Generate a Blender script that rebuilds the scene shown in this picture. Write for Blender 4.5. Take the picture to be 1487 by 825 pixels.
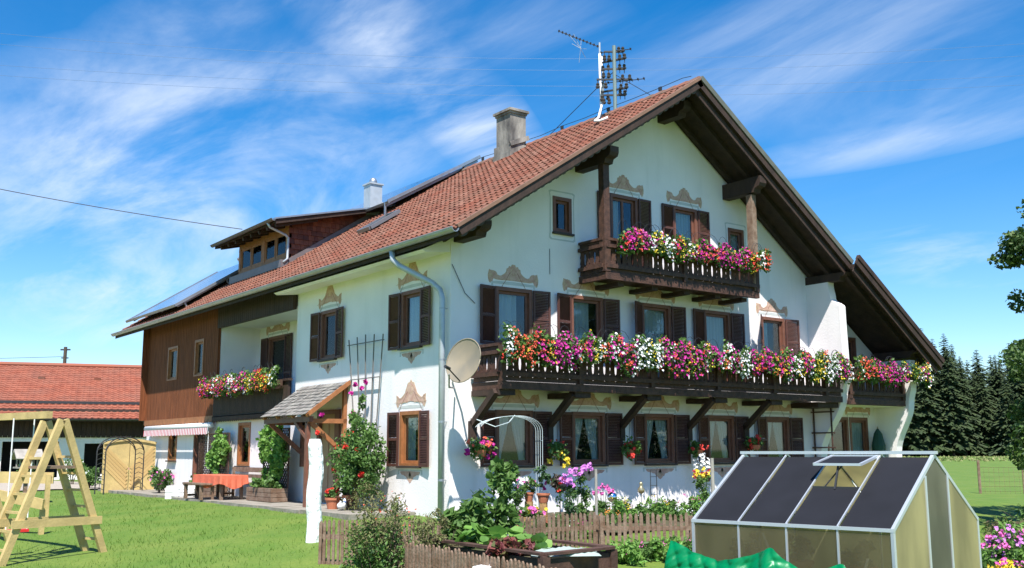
import bpy, math, random
import numpy as np
from mathutils import Vector, Matrix
R = math.radians
random.seed(7); rng = np.random.default_rng(7)
S = bpy.context.scene; col = S.collection
for o in list(bpy.data.objects): bpy.data.objects.remove(o)
# ---------------------------------------------------------------- camera
CAM = Vector((-11.85, -17.992, 1.423)); YAW, PIT, ROLL, FPX = 0.6433, 0.1609, -0.0033, 1481.3
cam = bpy.data.objects.new('camera', bpy.data.cameras.new('camera')); col.objects.link(cam)
cam.matrix_world = Matrix.Translation(CAM) @ Matrix.Rotation(-YAW, 4, 'Z') @ Matrix.Rotation(R(90)+PIT, 4, 'X') @ Matrix.Rotation(ROLL, 4, 'Z')
cam.data.sensor_width = 36; cam.data.lens = FPX/1487*36; cam.data.clip_end = 3000; cam.data.clip_start = .05
S.camera = cam
# ---------------------------------------------------------------- light
SUNV = Vector((-.36, -.50, 1)).normalized()
sl = bpy.data.lights.new('sun', 'SUN'); sl.energy = 5.0; sl.angle = R(.53); sl.color = (1, .96, .9)
sun = bpy.data.objects.new('sun', sl); col.objects.link(sun); sun.rotation_euler = SUNV.to_track_quat('Z', 'Y').to_euler()
W = bpy.data.worlds.new('World'); S.world = W; W.use_nodes = True
wn, wl = W.node_tree.nodes, W.node_tree.links; wn.clear()
sky = wn.new('ShaderNodeTexSky'); sky.sky_type = 'NISHITA'; sky.sun_disc = False
sky.sun_elevation = math.asin(SUNV.z); sky.sun_rotation = math.atan2(SUNV.x, SUNV.y); sky.altitude = 700; sky.air_density = 1.0; sky.dust_density = .3; sky.ozone_density = 3.0
hs = wn.new('ShaderNodeHueSaturation'); hs.inputs['Saturation'].default_value = 1.42; hs.inputs['Value'].default_value = 1.22
wl.new(sky.outputs[0], hs.inputs['Color'])
tc = wn.new('ShaderNodeTexCoord'); sx = wn.new('ShaderNodeSeparateXYZ'); wl.new(tc.outputs['Generated'], sx.inputs[0])
def wm(op, a, b=None, clamp=False):
    n = wn.new('ShaderNodeMath'); n.operation = op; n.use_clamp = clamp
    for i, v in enumerate((a, b)):
        if v is None: continue
        if isinstance(v, (int, float)): n.inputs[i].default_value = v
        else: wl.new(v, n.inputs[i])
    return n.outputs[0]
zz = wm('ADD', wm('MAXIMUM', sx.outputs[2], 0.0), .22)
cx = wn.new('ShaderNodeCombineXYZ'); wl.new(wm('DIVIDE', sx.outputs[0], zz), cx.inputs[0]); wl.new(wm('DIVIDE', sx.outputs[1], zz), cx.inputs[1])
def cloud(rot, sc, loc, nscale, detail, dist, lo, hi):
    mp = wn.new('ShaderNodeMapping'); mp.inputs['Rotation'].default_value = (0, 0, R(rot)); mp.inputs['Scale'].default_value = sc; mp.inputs['Location'].default_value = loc
    wl.new(cx.outputs[0], mp.inputs[0])
    n = wn.new('ShaderNodeTexNoise'); n.inputs['Scale'].default_value = nscale; n.inputs['Detail'].default_value = detail; n.inputs['Roughness'].default_value = .62; n.inputs['Distortion'].default_value = dist
    wl.new(mp.outputs[0], n.inputs[0])
    m = wn.new('ShaderNodeMapRange'); m.interpolation_type = 'SMOOTHSTEP'; m.inputs[1].default_value = lo; m.inputs[2].default_value = hi; wl.new(n.outputs[0], m.inputs[0])
    return m.outputs[0]
c1 = cloud(24, (1.0, .50, 1), (3.1, .6, 0), 1.6, 10, 1.7, .34, .76)
c2 = cloud(36, (1.0, .28, 1), (1.2, 4.0, 0), 3.2, 10, 1.3, .42, .80)
CM = cam.matrix_world.to_3x3()
def skyp(u, v): d = (CM @ Vector(((u-743.5)/FPX, -(v-412.5)/FPX, -1))).normalized(); q = max(d.z, 0)+.22; return Vector((d.x/q, d.y/q, 0))
def mask(a, b, w, gain=1.):                        # a soft ellipse of the cloud layer between two directions of the sky
    A, B = skyp(*a), skyp(*b); c = (A+B)/2; ax = (B-A)/2; m = skyp((a[0]+b[0])/2, (a[1]+b[1])/2+w)-c; per = Vector((-ax.y, ax.x, 0)).normalized()
    mp = wn.new('ShaderNodeMapping'); mp.vector_type = 'TEXTURE'; mp.inputs['Location'].default_value = c; mp.inputs['Rotation'].default_value = (0, 0, math.atan2(ax.y, ax.x)); mp.inputs['Scale'].default_value = (ax.length*1.25, max(.04, abs(m.dot(per))*1.3), 1)
    wl.new(cx.outputs[0], mp.inputs[0]); g = wn.new('ShaderNodeTexGradient'); g.gradient_type = 'SPHERICAL'; wl.new(mp.outputs[0], g.inputs[0]); return wm('MULTIPLY', wm('POWER', g.outputs[0], .7), gain)
cl = None
for a_, b_, w_, g_ in (((-60, 300), (600, 150), 110, 1.5), ((-100, 250), (520, 320), 100, 1.5), ((-50, 440), (380, 400), 80, 1.4), ((430, -60), (760, 260), 85, 1.6), ((560, 30), (900, 60), 60, .6), ((150, 90), (430, -20), 60, .6), ((930, 150), (1450, 20), 90, .7), ((1100, 245), (1520, 165), 26, .9), ((1220, 350), (1480, 400), 40, .9), ((1150, 190), (1600, 80), 60, .6)):
    k_ = mask(a_, b_, w_, g_); cl = k_ if cl is None else wm('MAXIMUM', cl, k_)
cl = wm('ADD', wm('MULTIPLY', cl, .72), .04)
cl = wm('MULTIPLY', wm('MULTIPLY', cl, wm('ADD', wm('MULTIPLY', c1, .85), wm('MULTIPLY', c2, .35))), .92, True)
hz = wm('MULTIPLY', wm('SUBTRACT', 1.0, wm('MULTIPLY', sx.outputs[2], 3.6), True), .14, True)
cl = wm('MAXIMUM', cl, hz)
mx = wn.new('ShaderNodeMixRGB'); wl.new(cl, mx.inputs[0]); wl.new(hs.outputs[0], mx.inputs[1]); mx.inputs[2].default_value = (6.3, 6.9, 7.8, 1)
bg = wn.new('ShaderNodeBackground'); bg.inputs[1].default_value = .088; wl.new(mx.outputs[0], bg.inputs[0])
wo = wn.new('ShaderNodeOutputWorld'); wl.new(bg.outputs[0], wo.inputs[0])
S.view_settings.view_transform = 'Standard'; S.view_settings.look = 'None'; S.view_settings.exposure = .84; S.view_settings.gamma = 1
# ---------------------------------------------------------------- helpers
def at(u, v, z):                                   # the ground-plan point at height z that a pixel of the photograph shows
    a, b = (u-743.5)/FPX, -(v-412.5)/FPX
    d = cam.matrix_world.to_3x3() @ Vector((a, b, -1)); t = (z-CAM.z)/d.z
    return CAM + d*t
def LD(lat, dep, z=0): return Vector((CAM.x+lat*math.cos(YAW)+dep*math.sin(YAW), CAM.y-lat*math.sin(YAW)+dep*math.cos(YAW), z))
def sm(t): t = max(0., min(1., t)); return t*t*(3-2*t)
def gz(x, y):
    dx = max(-x, 0, x-15.4); dy = max(-y, 0, y-20); d = math.hypot(dx, dy)
    b = .03*sm(y/3)
    far = -.5 + .5*sm((y-1)/17)*sm((8-x)/6)
    return b + (far-b)*sm((d-1.4)/6.5)
def mat(name, c, rough=.7, var=0., vscale=6., bump=0., bscale=20., island=None, c2=None, metal=0., trans=0., spec=.5, detail=4, stretch=(1, 1, 1), sheen=0):
    m = bpy.data.materials.new(name); m.use_nodes = True; n, l = m.node_tree.nodes, m.node_tree.links
    b = n['Principled BSDF']; b.inputs['Roughness'].default_value = rough; b.inputs['Metallic'].default_value = metal; b.inputs['Specular IOR Level'].default_value = spec
    t = n.new('ShaderNodeTexCoord'); mp = n.new('ShaderNodeMapping'); mp.inputs['Scale'].default_value = stretch; l.new(t.outputs['Object'], mp.inputs[0])
    c = (*c, 1); out = None
    if island:
        g = n.new('ShaderNodeNewGeometry'); r = n.new('ShaderNodeValToRGB'); e = r.color_ramp.elements
        e[0].color = (*island[0], 1); e[1].color = (*island[-1], 1)
        for k, cc in enumerate(island[1:-1]):
            q = e.new((k+1)/(len(island)-1)); q.color = (*cc, 1)
        l.new(g.outputs['Random Per Island'], r.inputs[0]); out = r.outputs[0]
    if var or c2:
        no = n.new('ShaderNodeTexNoise'); no.inputs['Scale'].default_value = vscale; no.inputs['Detail'].default_value = detail; l.new(mp.outputs[0], no.inputs[0])
        mr = n.new('ShaderNodeMapRange'); mr.inputs[1].default_value = .35; mr.inputs[2].default_value = .68; l.new(no.outputs[0], mr.inputs[0])
        mi = n.new('ShaderNodeMixRGB'); l.new(mr.outputs[0], mi.inputs[0])
        if c2: mi.inputs[2].default_value = (*c2, 1)
        else:
            mi.inputs[2].default_value = tuple(x*(1-var) for x in c[:3])+(1,)
        if out:
            if not c2:
                mi.blend_type = 'MULTIPLY'; mi.inputs[2].default_value = (1-var,)*3+(1,)
            else:
                mu = n.new('ShaderNodeMath'); mu.operation = 'MULTIPLY'; mu.inputs[1].default_value = var or .5; l.new(mr.outputs[0], mu.inputs[0]); l.new(mu.outputs[0], mi.inputs[0])
            l.new(out, mi.inputs[1])
        else: mi.inputs[1].default_value = c
        out = mi.outputs[0]
    if out: l.new(out, b.inputs['Base Color'])
    else: b.inputs['Base Color'].default_value = c
    if bump:
        nb = n.new('ShaderNodeTexNoise'); nb.inputs['Scale'].default_value = bscale; nb.inputs['Detail'].default_value = 5; l.new(mp.outputs[0], nb.inputs[0])
        bp = n.new('ShaderNodeBump'); bp.inputs['Strength'].default_value = bump; bp.inputs['Distance'].default_value = .03; l.new(nb.outputs[0], bp.inputs['Height']); l.new(bp.outputs[0], b.inputs['Normal'])
    if trans:
        tr = n.new('ShaderNodeBsdfTranslucent'); ms = n.new('ShaderNodeMixShader'); ms.inputs[0].default_value = trans
        if out: l.new(out, tr.inputs[0])
        else: tr.inputs[0].default_value = c
        l.new(b.outputs[0], ms.inputs[1]); l.new(tr.outputs[0], ms.inputs[2]); l.new(ms.outputs[0], n['Material Output'].inputs[0])
    return m
def glassmat(name, tint=(.8, .85, .85), refl=.22, rough=.03):
    m = bpy.data.materials.new(name); m.use_nodes = True; n, l = m.node_tree.nodes, m.node_tree.links; n.remove(n['Principled BSDF'])
    a = n.new('ShaderNodeBsdfTransparent'); a.inputs[0].default_value = (*tint, 1)
    g = n.new('ShaderNodeBsdfGlossy'); g.inputs['Roughness'].default_value = rough; g.inputs[0].default_value = (.9, .95, 1, 1)
    lw = n.new('ShaderNodeLayerWeight'); lw.inputs[0].default_value = .12
    ad = n.new('ShaderNodeMath'); ad.inputs[1].default_value = refl*.5; ad.use_clamp = True; l.new(lw.outputs['Fresnel'], ad.inputs[0])
    ms = n.new('ShaderNodeMixShader'); l.new(ad.outputs[0], ms.inputs[0]); l.new(a.outputs[0], ms.inputs[1]); l.new(g.outputs[0], ms.inputs[2]); l.new(ms.outputs[0], n['Material Output'].inputs[0])
    return m
class MB:
    def __init__(s, T=None): s.v = []; s.f = []; s.m = []; s.T = T; s.cm = 0
    def add(s, vs, fs):
        k = len(s.v)
        if s.T is not None: vs = [s.T @ Vector(p) for p in vs]
        s.v.extend([tuple(p) for p in vs]); s.f.extend([tuple(i+k for i in f) for f in fs]); s.m.extend([s.cm]*len(fs)); return s
    def box(s, x0, x1, y0, y1, z0, z1):
        return s.add([(x0,y0,z0),(x1,y0,z0),(x1,y1,z0),(x0,y1,z0),(x0,y0,z1),(x1,y0,z1),(x1,y1,z1),(x0,y1,z1)], [(0,3,2,1),(4,5,6,7),(0,1,5,4),(1,2,6,5),(2,3,7,6),(3,0,4,7)])
    def beam(s, a, b, w, h, up=(0, 0, 1), w2=None, h2=None):
        a, b = Vector(a), Vector(b); d = (b-a).normalized(); u = Vector(up)
        x = d.cross(u)
        if x.length < 1e-4: x = d.cross(Vector((1, 0, 0)))
        x.normalize(); u = x.cross(d); w2 = w2 or w; h2 = h2 or h
        P = [a+x*i*w/2+u*j*h/2 for i, j in ((-1,-1),(1,-1),(1,1),(-1,1))]+[b+x*i*w2/2+u*j*h2/2 for i, j in ((-1,-1),(1,-1),(1,1),(-1,1))]
        return s.add(P, [(0,3,2,1),(4,5,6,7),(0,1,5,4),(1,2,6,5),(2,3,7,6),(3,0,4,7)])
    def tube(s, pts, r, n=6, cap=True):
        pts = [Vector(p) for p in pts]; N = len(pts); rs = r if isinstance(r, (list, tuple)) else [r]*N; vs = []; fs = []; px = None
        for i, p in enumerate(pts):
            d = (pts[min(i+1, N-1)]-pts[max(i-1, 0)]).normalized()
            if px is None: px = d.orthogonal().normalized()
            px = (px-d*px.dot(d)).normalized(); py = d.cross(px)
            for k in range(n):
                a = 2*math.pi*k/n; vs.append(p+(px*math.cos(a)+py*math.sin(a))*rs[i])
        for i in range(N-1):
            for k in range(n): a, b = i*n+k, i*n+(k+1) % n; fs.append((a, b, b+n, a+n))
        if cap: fs += [tuple(range(n))[::-1], tuple(range((N-1)*n, N*n))]
        return s.add(vs, fs)
    def lathe(s, prof, c, n=14):
        vs = []; fs = []; c = Vector(c)
        for r, z in prof:
            for k in range(n): a = 2*math.pi*k/n; vs.append(c+Vector((r*math.cos(a), r*math.sin(a), z)))
        for i in range(len(prof)-1):
            for k in range(n): a, b = i*n+k, i*n+(k+1) % n; fs.append((a, b, b+n, a+n))
        fs += [tuple(range(n))[::-1], tuple(range((len(prof)-1)*n, len(prof)*n))]
        return s.add(vs, fs)
    def prism(s, outl, o, ux, uy, th):             # outline (a,b) -> o+a*ux+b*uy, extruded by the vector th
        o, ux, uy, th = Vector(o), Vector(ux), Vector(uy), Vector(th); n = len(outl)
        P = [o+ux*a+uy*b for a, b in outl]; P += [p+th for p in P]
        return s.add(P, [tuple(range(n)), tuple(range(2*n-1, n-1, -1))]+[(i, i+n, (i+1) % n+n, (i+1) % n) for i in range(n)])
    def np(s, V, F):
        k = len(s.v); s.v.extend(map(tuple, V.tolist())); s.f.extend([tuple(r) for r in (F+k).tolist()]); s.m.extend([s.cm]*len(F)); return s
    def build(s, name, m, parent=None, smooth=False):
        off = Vector((0, 0, 0)); q = parent
        while q: off += q.location; q = q.parent
        me = bpy.data.meshes.new(name); me.from_pydata([(p[0]-off.x, p[1]-off.y, p[2]-off.z) for p in s.v], [], s.f)
        ms = m if isinstance(m, (list, tuple)) else [m]
        for k in ms: me.materials.append(k)
        if len(ms) > 1: me.polygons.foreach_set('material_index', s.m)
        if smooth: me.polygons.foreach_set('use_smooth', [True]*len(s.f))
        me.update(); o = bpy.data.objects.new(name, me); col.objects.link(o); o.parent = parent; return o
def tag(o, label=None, cat=None, group=None, kind=None):
    if label: o['label'] = label
    if cat: o['category'] = cat
    if group: o['group'] = group
    if kind: o['kind'] = kind
    return o
def thing(name, loc, label, cat, group=None):
    o = bpy.data.objects.new(name, None); o.location = loc; o.empty_display_size = .2; col.objects.link(o); return tag(o, label, cat, group)
def copy_tree(o, parent=None):
    c = o.copy(); col.objects.link(c); c.parent = parent
    for ch in [k for k in bpy.data.objects if k.parent == o]: copy_tree(ch, c)
    return c
def leaves(mb, C, size, tilt=.8, asp=.6, up=None):  # leaf-sized folded quads at points C
    n = len(C); C = np.asarray(C, float); s = size*(.65+.7*rng.random((n, 1)))
    nrm = rng.normal(size=(n, 3)); nrm[:, 2] = np.abs(nrm[:, 2])*tilt+.2; nrm /= np.linalg.norm(nrm, axis=1, keepdims=True)
    a = np.cross(nrm, rng.normal(size=(n, 3))); a /= np.linalg.norm(a, axis=1, keepdims=True)+1e-9; b = np.cross(nrm, a)
    V = np.stack([C-a*s, C+b*s*asp+nrm*s*.18, C+a*s, C-b*s*asp+nrm*s*.18], 1).reshape(-1, 3)
    k = np.arange(n)[:, None]*4
    F = np.concatenate([k+[0, 1, 2], k+[0, 2, 3]], 0); mb.np(V, F); return mb
def petals(mb, C, size, out=(0, 0, 1), spread=.8, n=6):       # small cupped discs facing roughly out
    m = len(C)
    if m == 0: return mb
    C = np.asarray(C, float); s = size*(.7+.6*rng.random((m, 1)))
    nrm = np.asarray(out, float)+rng.normal(size=(m, 3))*spread*.5; nrm /= np.linalg.norm(nrm, axis=1, keepdims=True)
    a = np.cross(nrm, rng.normal(size=(m, 3))); a /= np.linalg.norm(a, axis=1, keepdims=True)+1e-9; b = np.cross(nrm, a)
    ring = [C+(a*math.cos(t)+b*math.sin(t))*s*(1 if i % 2 == 0 else .78)+nrm*s*.25 for i, t in enumerate(2*math.pi*np.arange(n)/n)]
    V = np.stack([C]+ring, 1).reshape(-1, 3); k = np.arange(m)[:, None]*(n+1)
    F = np.concatenate([k+[0, 1+i, 1+(i+1) % n] for i in range(n)], 0); mb.np(V, F); return mb
def blob(n, c, r):                                            # points through an ellipsoid, denser near its skin
    d = rng.normal(size=(n, 3)); d /= np.linalg.norm(d, axis=1, keepdims=True); return np.asarray(c)+d*np.asarray(r)*(rng.random((n, 1))**.45)
def clumps(n, c, r, k, cr):                                   # uneven crown: k clumps inside an ellipsoid
    cs = blob(k, c, r); w = rng.random(k)+.3; w /= w.sum(); out = []
    for ci, wi in zip(cs, w): out.append(blob(max(3, int(n*wi)), ci, np.asarray(cr)*(.6+.8*rng.random())))
    return np.concatenate(out)
# ---------------------------------------------------------------- materials
M = {}
M['plaster'] = mat('plaster', (.87, .825, .815), .9, var=.06, vscale=1.2, bump=.2, bscale=22)
M['rough_plaster'] = mat('rough_plaster', (.84, .84, .82), .9, var=.05, vscale=3, bump=.9, bscale=12)
M['dark_wood'] = mat('dark_wood', (.05, .026, .017), .75, var=.5, vscale=5, bump=.4, bscale=30, stretch=(1, 1, .3))
M['soffit_wood'] = mat('soffit_wood', (.045, .026, .018), .85, var=.5, vscale=4, bump=.4, bscale=20)
M['rail_wood'] = mat('rail_wood', (.09, .04, .026), .7, var=.55, vscale=9, bump=.4, bscale=40)
M['shutter'] = mat('shutter', (.10, .038, .028), .6, var=.3, vscale=5, bump=.2, bscale=40)
M['clad'] = mat('clad', (.23, .075, .030), .8, spec=.2, var=.45, vscale=6, bump=.3, bscale=25, stretch=(3, 3, .25))
M['frame_brown'] = mat('frame_brown', (.20, .08, .05), .55, var=.25, vscale=8)
M['frame_orange'] = mat('frame_orange', (.36, .14, .05), .5, var=.25, vscale=8)
M['frame_rose'] = mat('frame_rose', (.60, .38, .32), .8)
M['glass'] = glassmat('glass', refl=.10)
M['curtain'] = mat('curtain', (.80, .82, .82), .9, trans=.35)
M['ledge'] = mat('ledge', (.05, .035, .03), .6)
M['mural_pink'] = mat('mural_pink', (.50, .28, .22), .9, c2=(.64, .44, .35), vscale=7)
M['mural_tan'] = mat('mural_tan', (.62, .46, .32), .9, c2=(.45, .27, .19), vscale=12)
M['mural_grey'] = mat('mural_grey', (.58, .59, .57), .9, var=.1)
M['tile'] = mat('tile', (.4, .14, .08), .85, var=.45, c2=(.16, .10, .07), vscale=.9, spec=.25, detail=8, bump=.3, bscale=30, island=[(.14, .043, .027), (.175, .057, .034), (.21, .072, .043), (.155, .052, .031), (.24, .11, .075), (.125, .044, .03)])
M['tile2'] = mat('tile2', (.4, .14, .08), .8, var=.4, c2=(.19, .10, .07), vscale=.7, island=[(.24, .062, .030), (.28, .076, .038), (.32, .095, .05), (.26, .068, .034)])
M['moss'] = mat('moss', (.30, .25, .17), .95, var=.4, vscale=10)
M['zinc'] = mat('zinc', (.42, .45, .48), .42, var=.15, vscale=4, metal=.75)
M['zinc_pale'] = mat('zinc_pale', (.48, .52, .56), .5, var=.15, vscale=6, metal=.3)
M['white'] = mat('white', (.8, .8, .8), .5)
M['iron'] = mat('iron', (.03, .03, .032), .5)
M['leadflash'] = mat('leadflash', (.20, .17, .17), .5, var=.2, metal=.3)
M['shingle'] = mat('shingle', (.2, .06, .03), .7, var=.3, vscale=7, island=[(.16, .045, .022), (.26, .085, .04), (.10, .03, .018), (.22, .06, .03)])
M['grey_shingle'] = mat('grey_shingle', (.2, .18, .16), .85, var=.3, vscale=9, island=[(.22, .20, .18), (.32, .30, .27), (.16, .15, .14), (.26, .23, .21)])
M['concrete'] = mat('concrete', (.34, .31, .27), .9, c2=(.05, .045, .045), vscale=2.4, stretch=(1, 1, .35), bump=.5, bscale=15)
M['solar'] = mat('solar', (.02, .03, .06), .12, spec=.9)
M['solar'].node_tree.nodes['Principled BSDF'].inputs['Coat Weight'].default_value = 1
M['oak'] = mat('oak', (.42, .25, .10), .65, var=.35, vscale=5, bump=.25, bscale=30)
M['pine'] = mat('pine', (.56, .41, .17), .65, var=.25, vscale=4, bump=.2, bscale=25)
M['orange_wood'] = mat('orange_wood', (.36, .14, .05), .6, var=.3, vscale=6)
M['weathered'] = mat('weathered', (.155, .09, .055), .85, c2=(.25, .175, .125), vscale=7, bump=.4, bscale=30)
M['grey_wood'] = mat('grey_wood', (.36, .33, .29), .85, var=.3, vscale=8)
M['bed_wood'] = mat('bed_wood', (.10, .05, .035), .75, var=.5, vscale=5, bump=.3)
M['terracotta'] = mat('terracotta', (.50, .17, .085), .8, var=.2, vscale=6)
M['cloth_red'] = mat('cloth_red', (.72, .16, .085), .85, var=.12, vscale=5, trans=.1)
M['bark'] = mat('bark', (.10, .07, .05), .9, var=.4, vscale=9, bump=.6)
GR = lambda a, b, c: [tuple(a), tuple(b), tuple(c), tuple(np.array(a)*1.4), tuple(np.array(b)*.7)]
M['leaf'] = mat('leaf', (.07, .14, .03), .6, island=GR((.08, .16, .03), (.13, .24, .055), (.055, .12, .025)), trans=.3)
M['leaf_dark'] = mat('leaf_dark', (.04, .09, .03), .55, island=GR((.035, .09, .025), (.06, .13, .04), (.025, .065, .02)), trans=.25)
M['leaf_bright'] = mat('leaf_bright', (.12, .24, .04), .6, island=GR((.14, .29, .05), (.22, .38, .08), (.10, .22, .04)), trans=.35)
M['leaf_olive'] = mat('leaf_olive', (.13, .15, .04), .7, island=GR((.12, .15, .04), (.20, .21, .08), (.17, .12, .07)), trans=.25)
M['needle'] = mat('needle', (.03, .055, .02), .8, island=[(.022, .045, .012), (.038, .066, .016), (.014, .03, .010), (.055, .08, .02)], trans=.12)
M['oakleaf'] = mat('oakleaf', (.04, .09, .02), .6, island=[(.03, .07, .02), (.06, .12, .03), (.10, .17, .03), (.04, .09, .02)], trans=.3)
FL = {'magenta': (.52, .015, .27), 'pink': (.72, .14, .45), 'red': (.72, .05, .035), 'coral': (.78, .12, .06), 'white': (.85, .85, .84), 'yellow': (.85, .62, .04), 'orange': (.85, .28, .03), 'lilac': (.62, .22, .62), 'dark_red': (.35, .01, .03)}
for k, c in FL.items(): M['f_'+k] = mat('petal_'+k, c, .6, island=[tuple(np.array(c)*.72), tuple(np.minimum(np.array(c)*1.15, .9)), c, tuple(np.array(c)*.85)], trans=.2)
# ================================================================ ground
def sheet():
    mb = MB(); xs = [-900, -400, -200, -120, -80, -60, -45]+list(np.arange(-35, 41, .5))+[50, 70, 100, 150, 220, 320, 500, 900]
    ys = [-900, -300, -100, -50, -35]+list(np.arange(-25, 61, .5))+[75, 100, 140, 200, 300, 450, 900]
    nx, ny = len(xs), len(ys)
    for y in ys:
        for x in xs: mb.v.append((x, y, gz(x, y)+(.025*math.sin(x*1.3+y*.7)*math.sin(y*1.1-x*.4) if abs(x) < 40 else 0)))
    for j in range(ny-1):
        for i in range(nx-1): a = j*nx+i; mb.f.append((a, a+1, a+nx+1, a+nx)); mb.m.append(0)
    m = mat('lawn', (.085, .165, .010), .9, c2=(.15, .205, .026), vscale=.9, bump=.9, bscale=14, detail=8)
    n, l = m.node_tree.nodes, m.node_tree.links; b = n['Principled BSDF']; src = b.inputs['Base Color'].links[0].from_socket
    no = n.new('ShaderNodeTexNoise'); no.inputs['Scale'].default_value = 26; no.inputs['Detail'].default_value = 6; no.inputs['Roughness'].default_value = .7
    t = n.new('ShaderNodeTexCoord'); l.new(t.outputs['Object'], no.inputs[0]); mr = n.new('ShaderNodeMapRange'); mr.inputs[1].default_value = .42; mr.inputs[2].default_value = .72; mr.inputs[3].default_value = 0; mr.inputs[4].default_value = .75; l.new(no.outputs[0], mr.inputs[0])
    mi = n.new('ShaderNodeMixRGB'); l.new(mr.outputs[0], mi.inputs[0]); l.new(src, mi.inputs[1]); mi.inputs[2].default_value = (.04, .095, .008, 1); l.new(mi.outputs[0], b.inputs['Base Color'])
    tag(mb.build('lawn', m, None, True), kind='structure')
sheet()
def patch(name, poly, dz, m, n=1):
    mb = MB(); mb.v = [(x, y, gz(x, y)+dz) for x, y in poly]; mb.f = [tuple(range(len(poly)))]; mb.m = [0]; return tag(mb.build(name, m), kind='structure')
def grid_patch(name, x0, x1, y0, y1, dz, m, edge=.15, st=.3):
    mb = MB(); nx = int((x1-x0)/st)+1; ny = int((y1-y0)/st)+1
    for j in range(ny+1):
        for i in range(nx+1):
            x = x0+(x1-x0)*i/nx; y = y0+(y1-y0)*j/ny
            if i in (0, nx): x += random.uniform(-edge, edge)
            if j in (0, ny): y += random.uniform(-edge, edge)
            mb.v.append((x, y, gz(x, y)+dz))
    for j in range(ny):
        for i in range(nx): a = j*(nx+1)+i; mb.f.append((a, a+1, a+nx+2, a+nx+1)); mb.m.append(0)
    return tag(mb.build(name, m), kind='structure')
M['soil'] = mat('soil', (.09, .06, .04), .95, c2=(.05, .07, .02), vscale=4, bump=.8, bscale=12)
M['gravel'] = mat('gravel', (.42, .36, .29), .95, var=.25, vscale=20, bump=.5, bscale=40)
M['paving'] = mat('paving', (.30, .27, .23), .9, c2=(.20, .18, .14), vscale=2.5, bump=.5, bscale=10)
grid_patch('garden_soil', -.05, 12, -3.6, -.02, .05, M['soil'])
grid_patch('yard_path', -12, .4, 21.5, 34, .05, M['gravel'], .5)
mb = MB()
for k in range(24):
    y0 = 1.3+k*.78
    for j, (xa, xb) in enumerate(((-1.62, -.84), (-.83, -.02))):
        e = random.uniform(-.04, .04) if j == 0 else 0
        mb.box(xa+e, xb, y0, y0+.765, -.3, .10+random.uniform(-.006, .006))
tag(mb.build('terrace', M['paving']), kind='structure')
# grass tufts on the near lawn
pts = []
while len(pts) < 26000:
    x, y = random.uniform(-13, -.8), random.uniform(-9, 22)
    if x > -1.7 and y > 1.2 or x > -3.5 and y < -2 or x > -5.2 and y < -4: continue
    if random.random() > min(1, 14/(math.hypot(x+11.85, y+18))): continue
    pts.append((x, y, gz(x, y)-.01))
P = np.array(pts); n = len(P); h = .03+.06*rng.random((n, 1)); d = rng.normal(size=(n, 3))*.5; d[:, 2] = 1; s = rng.normal(size=(n, 3)); s[:, 2] = 0; s /= np.linalg.norm(s, axis=1, keepdims=True)
V = np.stack([P-s*.007, P+s*.007, P+d*h], 1).reshape(-1, 3); k = np.arange(n)[:, None]*3
mb = MB(); mb.np(V, k+[0, 1, 2])
M['grass'] = mat('grass', (.12, .25, .03), .7, island=[(.07, .16, .010), (.12, .22, .02), (.09, .19, .015), (.19, .24, .05)], trans=.3)
tag(mb.build('grass', M['grass']), 'short mown green grass on the lawn left of the farmhouse', 'grass', kind='stuff')
# ================================================================ farmhouse
EV, SL, OV = 5.826, .6493, .762            # eave height, left slope, eave overhang
RX, RZ, SR = 6.476, 10.524, .69            # ridge, right slope
WX, RE = 15.35, 16.1
def roofz(x): return EV+SL*(x+OV) if x < RX else RZ-SR*(x-RX)
TH = .30
house = thing('farmhouse', (0, 0, 0), 'big white farmhouse with painted window ornaments, dark wooden balconies and red tiled roof', 'farmhouse')
def wall_panel(mb, T, xs, top, z0, holes, depth=.16):
    mb.T = T; br = sorted(set(list(xs)+[h[0] for h in holes]+[h[1] for h in holes]))
    for a, b in zip(br, br[1:]):
        hs_ = sorted([h for h in holes if h[0] <= a+1e-6 and h[1] >= b-1e-6], key=lambda h: h[2]); z = z0
        for h in hs_:
            if h[2] > z+1e-6: mb.add([(a, 0, z), (b, 0, z), (b, 0, h[2]), (a, 0, h[2])], [(0, 1, 2, 3)])
            z = h[3]
        mb.add([(a, 0, z), (b, 0, z), (b, 0, top(b)), (a, 0, top(a))], [(0, 1, 2, 3)])
    for x0, x1, a, b in holes:
        mb.add([(x0, 0, a), (x1, 0, a), (x1, depth, a), (x0, depth, a), (x0, 0, b), (x1, 0, b), (x1, depth, b), (x0, depth, b)], [(0, 1, 2, 3), (4, 7, 6, 5), (0, 3, 7, 4), (1, 5, 6, 2)])
    mb.T = None
GT = Matrix.Identity(4)
LT = Matrix(((0, 1, 0, 0), (-1, 0, 0, 0), (0, 0, 1, 0), (0, 0, 0, 1)))    # local x -> -Y, local y(inward) -> +X
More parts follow.
